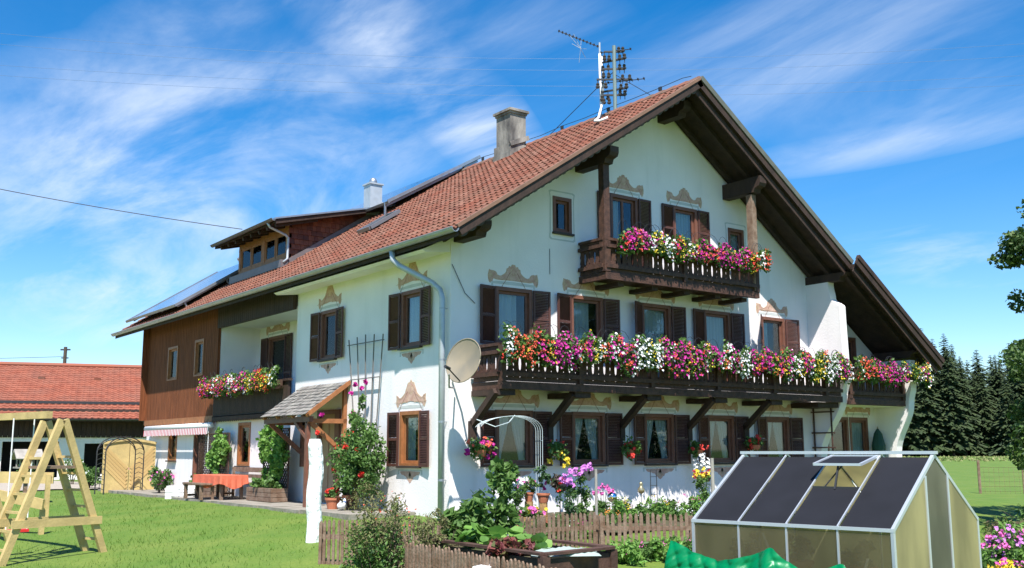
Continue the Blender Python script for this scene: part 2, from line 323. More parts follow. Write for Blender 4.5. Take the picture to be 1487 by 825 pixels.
# window lists: (x0,x1,z0,z1,...)
cols = [(1.20, 2.16), (3.36, 4.30), (5.64, 6.58), (7.86, 8.80), (10.12, 11.04)]
gh = [(a, b, 1.08, 2.24) for a, b in cols]+[(a, b, 3.70 if i not in (2, 3) else 2.95, 4.95) for i, (a, b) in enumerate(cols)]
gh += [(2.86, 3.36, 6.42, 7.24), (4.66, 5.52, 5.50, 7.58), (6.84, 7.66, 6.4, 7.58), (8.92, 9.48, 6.45, 7.26)]
gh += [(12.75, 13.72, .10, 2.28), (13.85, 14.66, 1.0, 2.28), (12.9, 14.3, 2.95, 4.62)]
wb = MB()
wall_panel(wb, GT, (0, 3.6, RX, 9, 12.12, WX), lambda x: roofz(x)-TH, -.3, gh)
lh = [(-1.98, -1.16, 1.08, 2.24), (-1.98, -1.16, 3.70, 4.95), (-6.06, -5.22, 3.72, 4.95), (-6.05, -5.05, .12, 2.36), (-11.35, -10.5, .98, 2.20), (-17.5, -16.75, 1.1, 2.26), (-15.05, -14.15, .12, 2.28)]
wall_panel(wb, LT, (-7.55, 0), lambda x: EV+SL*OV-TH, -.3, [h for h in lh if h[0] > -7.5])
wall_panel(wb, LT, (-20, -13.1, -7.55), lambda x: 2.48, -.3, [h for h in lh if h[0] < -7.5])
# loggia recess
D = 1.3
wall_panel(wb, Matrix.Translation((D, 0, 0)) @ LT, (-13.1, -7.55), lambda x: 5.3, 2.48, [(-12.35, -11.15, 2.6, 4.92)])
wb.add([(0, 13.1, 2.48), (D, 13.1, 2.48), (D, 13.1, 5.3), (0, 13.1, 5.3)], [(0, 1, 2, 3)]); wb.add([(0, 7.55, 2.48), (D, 7.55, 2.48), (D, 7.55, 5.6), (0, 7.55, 5.6)], [(3, 2, 1, 0)])
wb.add([(0, 7.55, 5.3), (D, 7.55, 5.3), (D, 13.1, 5.3), (0, 13.1, 5.3)], [(0, 1, 2, 3)]); wb.add([(0, 7.55, 2.484), (D, 7.55, 2.484), (D, 13.1, 2.484), (0, 13.1, 2.484)], [(3, 2, 1, 0)])
# far and right walls
wb.add([(0, 20, -.3), (WX, 20, -.3), (WX, 20, roofz(WX)-TH), (RX, 20, RZ-TH), (0, 20, roofz(0)-TH)], [(0, 1, 2, 3, 4)])
wb.add([(WX, 0, -.3), (WX, 20, -.3), (WX, 20, roofz(WX)-TH), (WX, 0, roofz(WX)-TH)], [(3, 2, 1, 0)])
wb.build('wall', M['plaster'], house)
# rough plaster band texture is the same wall; closed white eave box over the first bays
mb = MB(); mb.prism([(0.01, 5.95), (-.70, 5.60), (-.62, 5.55), (0.01, 5.62)], (0, .02, 0), (1, 0, 0), (0, 0, 1), (0, 7.55, 0)); mb.build('eave_box', M['plaster'], house)
# wing walls with curved front edge
def wing(x0, x1, prof, name='wing_wall', lab=None):
    mb = MB(); out = [(.05, -.3)]+prof+[(.05, prof[-1][1])]
    mb.prism(out, (x0, 0, 0), (0, 1, 0), (0, 0, 1), (x1-x0, 0, 0)); o = mb.build(name, M['plaster'], house)
    return o
def curve(k, n=8):
    out = []
    for (a, b), (c, d) in zip(k, k[1:]):
        for i in range(n): t = i/n; s = t*t*(3-2*t); out.append((a+(c-a)*s, b+(d-b)*t))
    return out+[k[-1]]
wing(12.12, 12.40, curve([(-.32, -.3), (-.24, 1.3), (-1.0, 2.85), (-1.12, 3.3), (-1.08, 5.25)])+curve([(-1.08, 5.3), (-.80, 5.55), (-.74, 5.95)], 5)+[(-.74, 6.12)])
wing(15.07, 15.35, curve([(-.62, -.3), (-.66, 1.3), (-1.16, 2.7), (-1.26, 3.2), (-1.26, 3.95)]))
# timber clad upper storey at the far end
mb = MB(); y = 13.1; lw = [(16.8, 17.75, 3.82, 4.95), (14.35, 15.1, 3.82, 4.98)]
for ya_, yb_, za_, zb_ in ((13.1, 14.35, 2.5, 5.95), (15.1, 16.8, 2.5, 5.95), (17.75, 20.05, 2.5, 5.95), (14.35, 15.1, 2.5, 3.82), (14.35, 15.1, 4.98, 5.95), (16.8, 17.75, 2.5, 3.82), (16.8, 17.75, 4.95, 5.95)): mb.box(-.06, 0, ya_, yb_, za_, zb_)
while y < 20.0:
    w = .155
    for k0, k1 in [(2.46, 5.98)]:
        segs = [(k0, k1)]
        for a, b, c, d in lw:
            if y+w > a and y < b: segs = [(k0, c), (d, k1)]
        for s0, s1 in segs: mb.box(-.085, -.06, y+.006, y+w-.006, s0, s1)
    y += w
mb.T = None; mb.box(-.3, .0, 20.0, 20.06, 2.5, 5.9); mb.build('timber_cladding', M['clad'], house)
mb = MB(); mb.box(-.10, 0, 13.0, 20.1, 2.34, 2.50)
for i in range(23): mb.prism([(0, 0), (.26, 0), (.20, -.07), (.13, -.10), (.06, -.07)], (-.10, 13.05+i*.305, 2.34), (0, 1, 0), (0, 0, 1), (.02, 0, 0))
mb.build('cladding_trim', M['orange_wood'], house)
mb = MB(); mb.box(-.12, -.02, 7.56, 13.1, 5.22, 5.98)
for k in range(36): mb.box(-.135, -.12, 7.57+k*.1535, 7.57+k*.1535+.14, 5.22, 5.98)
mb.build('loggia_fascia', M['dark_wood'], house)
# ---------------------------------------------------------------- roof
RY0, RY1 = -1.4, 22.0
mb = MB()
mb.prism([(-OV, EV-.06), (RX, RZ-.06), (12.3, roofz(12.3)-.06), (12.3, roofz(12.3)-.2), (RX, RZ-.22), (-OV, EV-.2)], (0, RY0+.04, 0), (1, 0, 0), (0, 0, 1), (0, RY1-RY0-.08, 0))
mb.prism([(12.3, roofz(12.3)-.06), (RE, roofz(RE)-.06), (RE, roofz(RE)-.2), (12.3, roofz(12.3)-.2)], (0, -1.66, 0), (1, 0, 0), (0, 0, 1), (0, RY1+1.6, 0))
roof = mb.build('roof', M['soffit_wood'], house)
def tiles(mb, p0, du, dn, nu, nr, w, l, skip=None, z=.0):
    # p0 eave corner, du along the eave, dn up the slope (both unit); curved pan tiles as separate islands
    p0, du, dn = Vector(p0), Vector(du), Vector(dn); nn = du.cross(dn).normalized()
    if nn.z < 0: nn = -nn
    prof = [(0, .0), (.16, .028), (.34, .034), (.52, .012), (.75, 0), (1.04, .004)]
    for r in range(nr):
        for c in range(nu):
            if skip and skip(c*w, r*l): continue
            j = random.uniform(-.004, .004); a = p0+du*(c*w)+dn*(r*l-.03+j*2); V = []
            for u, h in prof:
                V.append(a+du*(u*w)+nn*(h+.035+j)); V.append(a+du*(u*w)+dn*(l*1.08)+nn*(h+j-.002+.006))
            n = len(prof); F = [(2*i, 2*i+2, 2*i+3, 2*i+1) for i in range(n-1)]
            V += [a+du*(u*w)+nn*(h-.012) for u, h in prof]; F += [(2*n+i, 2*n+i+1, 2*i+2, 2*i) for i in range(n-1)]
            mb.add(V, F)
sl = Vector((1, 0, SL)).normalized()
L = math.hypot(RX+OV, RZ-EV); nr = 26; nu = 112
mb = MB(); tiles(mb, (-OV, RY0, EV-.04), (0, 1, 0), sl, nu, nr, (RY1-RY0)/nu, L/nr)
mb.build('roof_tiles', M['tile'], roof)
mb = MB()                                            # right slope tiles in broad courses
dn = Vector((-1, 0, SR)).normalized(); L2 = math.hypot(RE-RX, SR*(RE-RX)); tiles(mb, (RE, RY1, roofz(RE)-.04), (0, -1, 0), dn, 78, 36, 23.34/78, L2/36)
mb.build('roof_tiles', M['tile'], roof)
mb = MB()
for k in range(58):
    y = RY0+.02+k*.405; mb.tube([(RX, y, RZ-.03), (RX, y+.42, RZ-.04)], [.115, .10], 8)
mb.build('ridge_tiles', mat('ridge_tile', (.30, .11, .07), .85, c2=(.16, .12, .09), vscale=2.5), roof)
# verge boards and trims
def verge(xa, za, xb, zb, y, h=.19, tp=.05):
    d = Vector((xb-xa, 0, zb-za)); n = Vector((-d.z, 0, d.x)).normalized()
    if n.z < 0: n = -n
    mb = MB(); o = Vector((xa, y, za)); mb.prism([(0, -h), (1, -h), (1, 0), (0, 0)], o, d, n, (0, .05, 0)); mb.build('verge_board', M['dark_wood'], roof)
    mb = MB(); mb.prism([(0, -.02), (1, -.02), (1, tp), (0, tp)], o+Vector((0, -.03, 0)), d, n, (0, .10, 0)); return mb
e = verge(-OV, EV, RX, RZ, RY0); e.build('verge_flashing', mat('verge_tile', (.24, .13, .085), .7, var=.3, vscale=3), roof)
# scalloped trim hanging below the left verge board
mb = MB(); d = Vector((RX+OV, 0, RZ-EV)); Ld = d.length; d.normalize(); nn = Vector((-d.z, 0, d.x)); k = 0
while k*.24 < Ld-.3:
    mb.prism([(0, 0), (.24, 0), (.225, -.035), (.15, -.065), (.09, -.065), (.015, -.035)], Vector((-OV, RY0+.06, EV))+d*(k*.24)-nn*.18, d, nn, (0, .022, 0)); k += 1
mb.build('scalloped_trim', mat('trim_grey', (.10, .08, .07), .8, var=.4), roof)
e = verge(12.35, roofz(12.35), RX, RZ, RY0, tp=.11); e.build('verge_flashing', mat('verge_metal', (.13, .13, .10), .5, var=.2), roof)
e = verge(RE, roofz(RE), 12.2, roofz(12.2), -1.7, tp=.11); e.build('verge_flashing', M['dark_wood'], roof)
# second, thinner board set back under the right verge (two stepped boards as in the photo)
mb = MB(); n = Vector((SR, 0, 1)).normalized()
mb.prism([(0, -.36), (1, -.36), (1, -.2), (0, -.2)], (RX, RY0+.09, RZ), (12.3-RX, 0, roofz(12.3)-RZ), n, (0, .04, 0))
mb.prism([(0, -.36), (1, -.36), (1, -.2), (0, -.2)], (12.3, -1.6, roofz(12.3)), (RE-12.3, 0, roofz(RE)-roofz(12.3)), n, (0, .04, 0)); mb.build('barge_board', M['dark_wood'], roof)
# rafters under the right overhang and soffit battens
mb = MB()
for y in (-.15, -.75):
    mb.beam((RX+.1, y, RZ-.34), (12.3, y, roofz(12.3)-.28), .12, .16); mb.beam((RX-.1, y, RZ-.34), (-.3, y, roofz(-.3)-.28), .12, .16)
mb.beam((12.3, -1.2, roofz(12.3)-.28), (RE-.2, -1.2, roofz(RE-.2)-.28), .12, .16); mb.build('rafter', M['soffit_wood'], roof)
# purlins
for px, z, y1, h, w, nm in ((.20, 6.0, -1.05, .32, .26, ''), (3.66, 8.14, -1.26, .36, .26, ''), (RX, 9.9, -.95, .34, .26, ''), (8.86, 8.24, -1.28, .40, .26, ''), (12.24, 6.13, -1.35, .22, .26, ''), (15.2, 4.12, -1.5, .2, .24, '')):
    mb = MB(); y0 = .15
    mb.prism([(y0, -h/2), (y1+.22, -h/2), (y1+.18, -h/2+.10), (y1+.04, -h/2+.14), (y1, -h/2+.22), (y1, h/2), (y0, h/2)], (px-w/2, 0, z), (0, 1, 0), (0, 0, 1), (w, 0, 0))
    mb.build('purlin', M['dark_wood'], house)
# gutter and downpipe
def gutter(a, b, r=.085, parent=house):
    a, b = Vector(a), Vector(b); mb = MB(); d = (b-a).normalized(); s = d.cross(Vector((0, 0, 1))).normalized(); V = []; n = 9
    for p in (a, b):
        for k in range(n):
            t = math.pi+math.pi*k/(n-1); V.append(p+s*(r*math.cos(t))+Vector((0, 0, r*math.sin(t))))
        for k in range(n):
            t = 2*math.pi-math.pi*k/(n-1); V.append(p+s*((r-.012)*math.cos(t))+Vector((0, 0, (r-.012)*math.sin(t))))
    m = 2*n; F = [(k, (k+1) % m, (k+1) % m+m, k+m) for k in range(m)]+[tuple(range(m))[::-1], tuple(range(m, 2*m))]; mb.add(V, F)
    rim = a+(-s if (a-s).x < (a+s).x else s)*r; mb.tube([rim, rim+(b-a)], .016, 6); return mb
gb = gutter((-OV-.07, RY0-.03, EV-.03), (-OV-.07, RY1, EV-.03)); gt = gb.build('gutter', M['zinc'], house)
for k in range(30): pass
mb = MB(); mb.tube([(-.80, 1.12, 5.72), (-.80, 1.08, 5.52), (-.72, .95, 5.38), (-.26, .30, 4.95), (-.16, .17, 4.80), (-.13, .12, 4.62), (-.13, .12, .0)], .065, 10); dp = mb.build('downpipe', M['zinc_pale'], house, True)
for z in (.8, 2.0, 3.3, 4.4): mb = MB(); mb.tube([(-.13, .12, z-.02), (-.13, .12, z+.02)], .066, 10); mb.beam((-.13, .12, z), (0, .12, z), .02, .02); mb.build('pipe_clamp', M['zinc'], dp)
# chimney
mb = MB(); mb.T = Matrix.Translation((6.12, 6.0, 0)) @ Matrix.Rotation(0, 4, 'Z')
mb.box(-.29, .29, -.36, .36, 9.7, 11.45); mb.box(-.37, .37, -.45, .45, 9.9, 10.22); mb.box(-.34, .34, -.42, .42, 10.22, 10.50)
mb.beam((-.36, -.43, 10.45), (.34, -.43, 10.75), .06, .14); mb.box(-.32, .32, -.39, .39, 11.45, 11.52); mb.T = mb.T
ch = mb.build('chimney', M['concrete'], roof)
mb = MB(); mb.T = Matrix.Translation((6.12, 6.0, 0)); mb.box(-.37, .37, -.44, .44, 11.52, 11.59); mb.add([(-.37, -.44, 11.59), (.37, -.44, 11.59), (.37, .44, 11.59), (-.37, .44, 11.59), (0, -.25, 11.68), (0, .25, 11.68)], [(0, 1, 4), (1, 2, 5, 4), (2, 3, 5), (3, 0, 4, 5)])
mb.build('chimney_cap', M['concrete'], roof)
# dormer -----------------------------------------------------------
DX, DY0, DY1 = 1.22, 10.95, 14.9
dor = bpy.data.objects.new('dormer', None); col.objects.link(dor); dor.parent = house
def dz(x): return 8.36+(x-.55)*.245               # top of dormer roof
mb = MB()
mb.box(DX-.02, DX+.10, DY0, DY1, roofz(DX)-.1, 7.42); mb.box(DX-.02, DX+.10, DY0, DY1, 8.14, 8.4)
for a, b in ((DY0, DY0+.16), (12.75, 13.0), (DY1-.16, DY1)): mb.box(DX-.03, DX+.10, a, b, 7.4, 8.2)
mb.build('dormer_frame', M['orange_wood'], dor)
for a, b in ((DY0+.16, 12.75), (13.0, DY1-.16)):
    mb = MB(); m_ = (a+b)/2
    for c, d in ((a, m_-.02), (m_+.02, b)):
        mb.box(DX-.01, DX+.04, c, c+.07, 7.42, 8.14); mb.box(DX-.01, DX+.04, d-.07, d, 7.42, 8.14); mb.box(DX-.01, DX+.04, c+.07, d-.07, 7.42, 7.49); mb.box(DX-.01, DX+.04, c+.07, d-.07, 8.07, 8.14)
    mb.build('window_frame', M['orange_wood'], dor)
    mb = MB(); mb.box(DX+.012, DX+.018, a+.06, b-.06, 7.48, 8.08); mb.build('pane', M['glass'], dor)
for yy, sg in ((DY0, -1), (DY1, 1)):                # shingled cheeks
    mb = MB(); zt0, x1 = dz(DX)-.12, 4.5
    mb.add([(DX, yy, roofz(DX)-.1), (x1, yy, roofz(x1)-.1), (x1, yy, dz(x1)-.05), (DX, yy, zt0)], [(0, 1, 2, 3)])
    r = 0; z = 7.1
    while z < 9.4:
        x = DX-.02+(r % 2)*.09
        while x < 4.5:
            w = random.uniform(.13, .2); xm = x+w/2
            if z+.04 > roofz(xm)-.05 and z+.14 < dz(xm)-.06: mb.add([(x, yy+sg*.045, z-.01), (x+w-.008, yy+sg*(.045+random.uniform(0, .01)), z-.01), (x+w-.008, yy+sg*.01, z+.19), (x, yy+sg*.01, z+.19), (x, yy+sg*.0, z-.01), (x+w-.008, yy, z-.01)], [(0, 1, 2, 3), (0, 4, 5, 1), (0, 3, 4), (1, 5, 2)])
            x += w
        z += .165; r += 1
    mb.build('shingle_cheek', M['shingle'], dor)
mb = MB(); mb.prism([(DX-.05, roofz(DX)-.02), (4.6, roofz(4.6)-.02), (4.6, roofz(4.6)+.16), (DX-.05, roofz(DX)+.14)], (0, DY0-.10, 0), (1, 0, 0), (0, 0, 1), (0, .04, 0)); mb.box(DX-.30, DX-.02, DY0-.1, DY1+.1, roofz(DX-.3)+.05, roofz(DX)+.09)
mb.build('flashing', M['leadflash'], dor)
mb = MB(); x0, x1 = .55, 4.9
mb.prism([(x0, dz(x0)-.02), (x1, dz(x1)-.02), (x1, dz(x1)-.12), (x0, dz(x0)-.12)], (0, DY0-.48, 0), (1, 0, 0), (0, 0, 1), (0, DY1-DY0+.96, 0))
for k in range(8): mb.beam((x0+.06, DY0-.3+k*.63, dz(x0)-.17), (2.0, DY0-.3+k*.63, dz(2.0)-.17), .09, .11)
for yy in (DY0-.5, DY1+.48): mb.prism([(x0-.02, dz(x0)-.16), (x1, dz(x1)-.16), (x1, dz(x1)-.02), (x0-.02, dz(x0)-.02)], (0, yy, 0), (1, 0, 0), (0, 0, 1), (0, .03, 0))
mb.build('dormer_roof', M['dark_wood'], dor)
mb = MB(); mb.prism([(x0-.04, dz(x0)-.02), (x1+.1, dz(x1)-.02), (x1+.1, dz(x1)+.03), (x0-.04, dz(x0)+.03)], (0, DY0-.54, 0), (1, 0, 0), (0, 0, 1), (0, DY1-DY0+1.08, 0)); mb.build('dormer_roof_sheet', M['zinc'], dor)
gb = gutter((x0-.1, DY0-.55, dz(x0)-.02), (x0-.1, DY1+.55, dz(x0)-.04), .07); gb.build('dormer_gutter', mat('old_gutter', (.13, .12, .12), .5, metal=.4), dor)
mb = MB(); mb.tube([(x0-.1, DY0-.1, dz(x0)-.08), (x0-.02, DY0-.1, 8.16), (1.05, DY0-.1, 7.98), (1.14, DY0-.1, 7.9), (1.14, DY0-.1, 7.25), (1.0, DY0-.1, 7.12)], .04, 8); mb.build('dormer_downpipe', M['zinc_pale'], dor, True)
# metal flue behind the dormer roof
flue = thing('metal_flue', (4.1, 10.9, 9.2), 'square zinc flue with round cap rising behind the dormer roof', 'chimney')
mb = MB(); mb.T = Matrix.Translation((4.1, 10.9, 0)); mb.box(-.22, .22, -.22, .22, 9.0, 10.02); mb.box(-.26, .26, -.26, .26, 10.02, 10.07); mb.build('flue_body', M['zinc_pale'], flue)
mb = MB(); mb.T = Matrix.Translation((4.1, 10.9, 0)); mb.lathe([(.13, 10.07), (.13, 10.15), (.12, 10.21), (.08, 10.27), (.02, 10.29)], (0, 0, 0), 14); mb.build('flue_cap', M['zinc'], flue, True)
# lichen on the tiles is in their material; stains on the plaster too
n_, l_ = M['plaster'].node_tree.nodes, M['plaster'].node_tree.links; b_ = n_['Principled BSDF']; src_ = b_.inputs['Base Color'].links[0].from_socket
t_ = n_.new('ShaderNodeTexCoord'); mp_ = n_.new('ShaderNodeMapping'); mp_.inputs['Scale'].default_value = (2.0, 2.0, .30); l_.new(t_.outputs['Object'], mp_.inputs[0]); no_ = n_.new('ShaderNodeTexNoise'); no_.inputs['Scale'].default_value = 1.3; no_.inputs['Detail'].default_value = 7; l_.new(mp_.outputs[0], no_.inputs[0])
mr_ = n_.new('ShaderNodeMapRange'); mr_.inputs[1].default_value = .54; mr_.inputs[2].default_value = .85; mr_.inputs[4].default_value = .38; l_.new(no_.outputs[0], mr_.inputs[0]); mi_ = n_.new('ShaderNodeMixRGB'); l_.new(mr_.outputs[0], mi_.inputs[0]); l_.new(src_, mi_.inputs[1]); mi_.inputs[2].default_value = (.52, .51, .47, 1); l_.new(mi_.outputs[0], b_.inputs['Base Color'])
# roof window
def onroof(x, y, h=0): n = Vector((-SL, 0, 1)).normalized(); return Vector((x, y, roofz(x)))+n*h
mb = MB(); a = [onroof(1.80, 6.75, .10), onroof(2.72, 6.75, .10), onroof(2.72, 7.45, .10), onroof(1.80, 7.45, .10)]
for i in range(4): mb.beam(a[i], a[(i+1) % 4], .09, .10, Vector((-SL, 0, 1)))
sk = mb.build('roof_window', mat('rw_frame', (.25, .25, .26), .4, metal=.5), roof)
mb = MB(); mb.beam(onroof(1.82, 7.1, .10), onroof(2.70, 7.1, .10), .66, .03, Vector((-SL, 0, 1))); mb.build('roof_window_pane', mat('dark_pane', (.03, .04, .05), .08), roof)
# snow guard stubs / moss along the eave
# ---------------------------------------------------------------- windows
def louvre(mb, w, h, T):
    mb.T = T; f = .05
    mb.box(0, f, -.018, .018, 0, h); mb.box(w-f, w, -.018, .018, 0, h)
    for z in (0, h/2-.03, h-.06): mb.box(f, w-f, -.017, .017, z, z+.06)
    z = .07
    while z < h-.08:
        if not (h/2-.06 < z < h/2+.035): mb.add([(f, -.014, z), (w-f, -.014, z), (w-f, .012, z+.034), (f, .012, z+.034)], [(0, 1, 2, 3)]); mb.add([(f, -.014, z), (w-f, -.014, z), (w-f, -.010, z+.008), (f, -.010, z+.008)], [(0, 1, 2, 3)])
        z += .036
    mb.T = None
PED = [(0, .40), (.045, .40), (.075, .35), (.13, .36), (.15, .31), (.20, .30), (.215, .22), (.27, .17), (.35, .125), (.43, .11), (.50, .13), (.53, .19), (.58, .225), (.64, .21), (.70, .24), (.715, .18), (.735, .10), (.725, .02), (.70, -.05), (.66, -.07), (.635, -.01), (.61, .045), (.48, .02), (.3, .02), (0, .03)]
TAL = [(0, .58), (.03, .53), (.06, .50), (.10, .51), (.13, .44), (.17, .36), (.21, .27), (.27, .22), (.34, .17), (.41, .17), (.45, .22), (.50, .24), (.49, .15), (.50, .05), (.47, -.03), (.44, -.06), (.42, 0), (.38, .05), (.25, .05), (0, .08)]
FAN = [(0, -.26), (.05, -.23), (.09, -.19), (.13, -.18), (.17, -.12), (.24, -.11), (.30, -.08), (.38, -.08), (.44, -.045), (.46, -.01), (.38, -.005), (0, 0)]
M['mural_dark'] = mat('mural_dark', (.27, .12, .085), .9)
def mirror(o): return o+[(-a, b) for a, b in o[::-1] if abs(a) > 1e-6]
def ornament(T, w, kind, par, zt, bottom):
    mb = MB(T)
    if kind:
        src = {'ped': PED, 'tall': TAL}[kind]; k = (w+.5)/1.46*random.uniform(.94, 1.04) if kind == 'ped' else (w+.42)/.98; k = max(.55, k)
        o = [(a*k, b*(1. if kind == 'tall' else .85+.15*k)) for a, b in mirror(src)]
        mb.cm = 1; mb.prism(o, (0, 0, zt+.12), (1, 0, 0), (0, 0, 1), (0, -.004, 0))
        mb.cm = 0; top = max(b for a, b in o); mb.prism([(a*.93, .02+b*.86) for a, b in o], (0, -.004, zt+.12), (1, 0, 0), (0, 0, 1), (0, -.003, 0))
        mb.cm = 1; cz = top*.58; mb.prism([(.085*math.cos(t)*k, cz+.10*math.sin(t)) for t in [i*math.pi/8 for i in range(16)]], (0, -.007, zt+.12), (1, 0, 0), (0, 0, 1), (0, -.002, 0))
        mb.cm = 0; mb.prism([(.055*math.cos(t)*k, cz+.065*math.sin(t)) for t in [i*math.pi/6 for i in range(12)]], (0, -.009, zt+.12), (1, 0, 0), (0, 0, 1), (0, -.002, 0))
        for sgn in (1, -1):
            mb.cm = 1; cxx = sgn*(.64 if kind == 'ped' else .445)*k; rr = .05 if kind == 'ped' else .03
            mb.prism([(cxx+rr*math.cos(t), .10+rr*math.sin(t)) for t in [i*math.pi/5 for i in range(10)]], (0, -.007, zt+.12), (1, 0, 0), (0, 0, 1), (0, -.002, 0))
            for q in range(4): x = sgn*(.12+.085*q)*k; mb.prism([(x, .06), (x+.022, .06), (x+.03, .13-.015*q+.06*(q == 0)), (x+.012, .12-.015*q+.06*(q == 0))], (0, -.007, zt+.12), (1, 0, 0), (0, 0, 1), (0, -.002, 0))
        def rib(pts, wd, cm_, y=-.010):
            mb.cm = cm_
            for (a, b), (c, d) in zip(pts, pts[1:]):
                l_ = math.hypot(c-a, d-b) or 1; nx_, nz_ = -(d-b)/l_*wd/2, (c-a)/l_*wd/2; mb.add([(a+nx_, y, zt+.12+b+nz_), (c+nx_, y, zt+.12+d+nz_), (c-nx_, y, zt+.12+d-nz_), (a-nx_, y, zt+.12+b-nz_)], [(0, 1, 2, 3)])
        for sgn in (1, -1):
            e_ = (.655 if kind == 'ped' else .44)*k; r0 = .062 if kind == 'ped' else .035
            rib([(sgn*(e_+r0*(1-i/16)*math.cos(i*.75)), .12+r0*(1-i/16)*math.sin(i*.75)) for i in range(13)], .012, 1)
            rib([(sgn*a*k*.97, b*.80+.015) for a, b in src[4:len(src)//2+2]], .014, 1, -.0105)
            rib([(sgn*(.10+.05*i)*k, top*.52-.07*i+.012*math.sin(i*2)) for i in range(7)], .011, 3, -.0108)
            rib([(sgn*(.13+.06*i)*k, .055+.02*math.sin(i*1.3)) for i in range(8)], .010, 1, -.011)
        rib([(.03*math.sin(i*.9)*(1-i/14), cz-.05+.008*i) for i in range(12)], .010, 1, -.0112)
        mb.cm = 2; hw = w/2+.13
        mb.prism([(-hw, 0), (-hw, .10), (-hw*.5, .115), (0, .125), (hw*.5, .115), (hw, .10), (hw, 0), (hw-.05, 0), (hw-.05, .05), (-hw+.05, .05), (-hw+.05, 0)], (0, 0, zt+.0), (1, 0, 0), (0, 0, 1), (0, -.003, 0))
    if kind and bottom is not None: mb.build('painted_ornament', [M['mural_pink'], M['mural_tan'], M['mural_grey'], M['mural_dark']], par); mb = MB(T)
    if bottom is not None:
        k = (w+.1)/1.0
        mb.cm = 0; mb.prism([(a*k, b) for a, b in mirror(FAN)], (0, 0, bottom), (1, 0, 0), (0, 0, 1), (0, -.004, 0))
        mb.cm = 1
        for q in range(-4, 5): a = q*.17; mb.prism([(0-.012, -.02), (.012, -.02), (.17*math.sin(a)*k+.012, -.02-.17*math.cos(a)), (.17*math.sin(a)*k-.012, -.02-.17*math.cos(a))], (0, -.004, bottom), (1, 0, 0), (0, 0, 1), (0, -.002, 0))
        mb.cm = 2; hw = w/2+.10
        for a, b in ((-hw, -hw+.05), (hw-.05, hw)): mb.box(a, b, -.003, 0, bottom-.07, bottom+.03)
        mb.box(-hw, hw, -.0025, 0, bottom+.005, bottom+.03)
    mb.build('painted_ornament', [M['mural_pink'], M['mural_tan'], M['mural_grey'], M['mural_dark']], par)
def curtain(par, T, w, z0, z1, style, y):
    if style is None: return
    n = 30
    if style == 'tied':
        for s in (-1, 1):
            mb = MB(T); V = []; F = []; rows = 10
            for j in range(rows+1):
                t = j/rows; z = z1-(z1-z0)*t; inner = .02+(w/2-.14)*(t**1.3)
                if t > .75: inner -= (t-.75)*.15
                for i in range(n//2+1):
                    u = i/(n//2); x = s*(w/2-(w/2-inner)*u); V.append((x, y+.02*math.sin(u*26+t), z))
            m = n//2+1
            for j in range(rows):
                for i in range(m-1): a = j*m+i; F.append((a, a+1, a+m+1, a+m))
            mb.add(V, F); mb.build('curtain', M['curtain'], par, True)
    else:
        frac = {'full': 1, 'half': .7, 'side': .45}[style]
        mb = MB(T); V = []; F = []; m = n*2+1
        for j in range(2):
            for i in range(m): u = i/(m-1); V.append((-w/2+w*frac*u, y+.025*math.sin(u*44*frac)+.01*math.sin(u*17), (z1, z0)[j]))
        for i in range(m-1): F.append((i, i+1, i+m+1, i+m))
        mb.add(V, F); mb.build('curtain', M['curtain'], par, True)
def window(wallT, x0, x1, z0, z1, sh=None, sw=.48, cur='full', orn=None, low=False, fm='frame_brown', casing=True, name='window', ang=(0, 0), mull=False, lab=None, ledge=True, sash=None):
    w = x1-x0; T = wallT @ Matrix.Translation(((x0+x1)/2, 0, 0)); mb = MB(T); hw = w/2; f = M[fm]
    if casing:                                      # flat painted casing standing 2 cm off the wall plus the lining
        c = .035; mb.box(-hw-c, -hw+.05, -.022, .10, z0, z1+c); mb.box(hw-.05, hw+c, -.022, .10, z0, z1+c); mb.box(-hw+.05, hw-.05, -.022, .10, z1-.05, z1+c); mb.box(-hw+.05, hw-.05, -.02, .10, z0, z0+.05); i = .052
    else:
        i = .002
    y0, y1 = .045, .095; q = .062
    mb.box(-hw+i, -hw+i+q, y0, y1, z0+i, z1-i); mb.box(hw-i-q, hw-i, y0, y1, z0+i, z1-i); mb.box(-hw+i+q, hw-i-q, y0, y1, z1-i-q, z1-i); mb.box(-hw+i+q, hw-i-q, y0, y1, z0+i, z0+i+q)
    if mull: mb.box(-.03, .03, y0-.002, y1+.002, z0+i+q, z1-i-q)
    o = mb.build(name, f, house)
    if lab: o['label'] = lab
    mb = MB(T); mb.box(-hw+i+q-.01, hw-i-q+.01, .065, .071, z0+i+q-.01, z1-i-q+.01); mb.build('pane', M['glass'], o)
    curtain(o, T, w-2*i-.02, z0+.05, z1-.06, cur, .15)
    mb = MB(T); mb.add([(-hw-.3, .5, z0-.4), (hw+.3, .5, z0-.4), (hw+.3, .5, z1+.3), (-hw-.3, .5, z1+.3)], [(0, 1, 2, 3)]); mb.build('room_shade_sheet', M['room_shade'], o)  # flat near-black sheet, paints the shade of the unlit room behind the pane
    if ledge: mb = MB(T); mb.box(-hw-.06, hw+.06, -.09, .04, z0-.05, z0-.005); mb.build('sill', M['ledge'], o)
    if orn or low: ornament(T, w, orn, o, z1+.045, z0-.12 if low else None)
    if sh:
        for s, has in zip((-1, 1), sh):
            if not has: continue
            mb = MB(); a = ang[0 if s < 0 else 1]
            if s < 0: TT = T @ Matrix.Translation((-hw-.04, -.045, z0-.02)) @ Matrix.Rotation(R(180+a), 4, 'Z')
            else: TT = T @ Matrix.Translation((hw+.04, -.045, z0-.02)) @ Matrix.Rotation(R(-a), 4, 'Z')
            louvre(mb, sw, z1-z0+.04, TT); mb.build('shutter', M['shutter'], o)
    return o
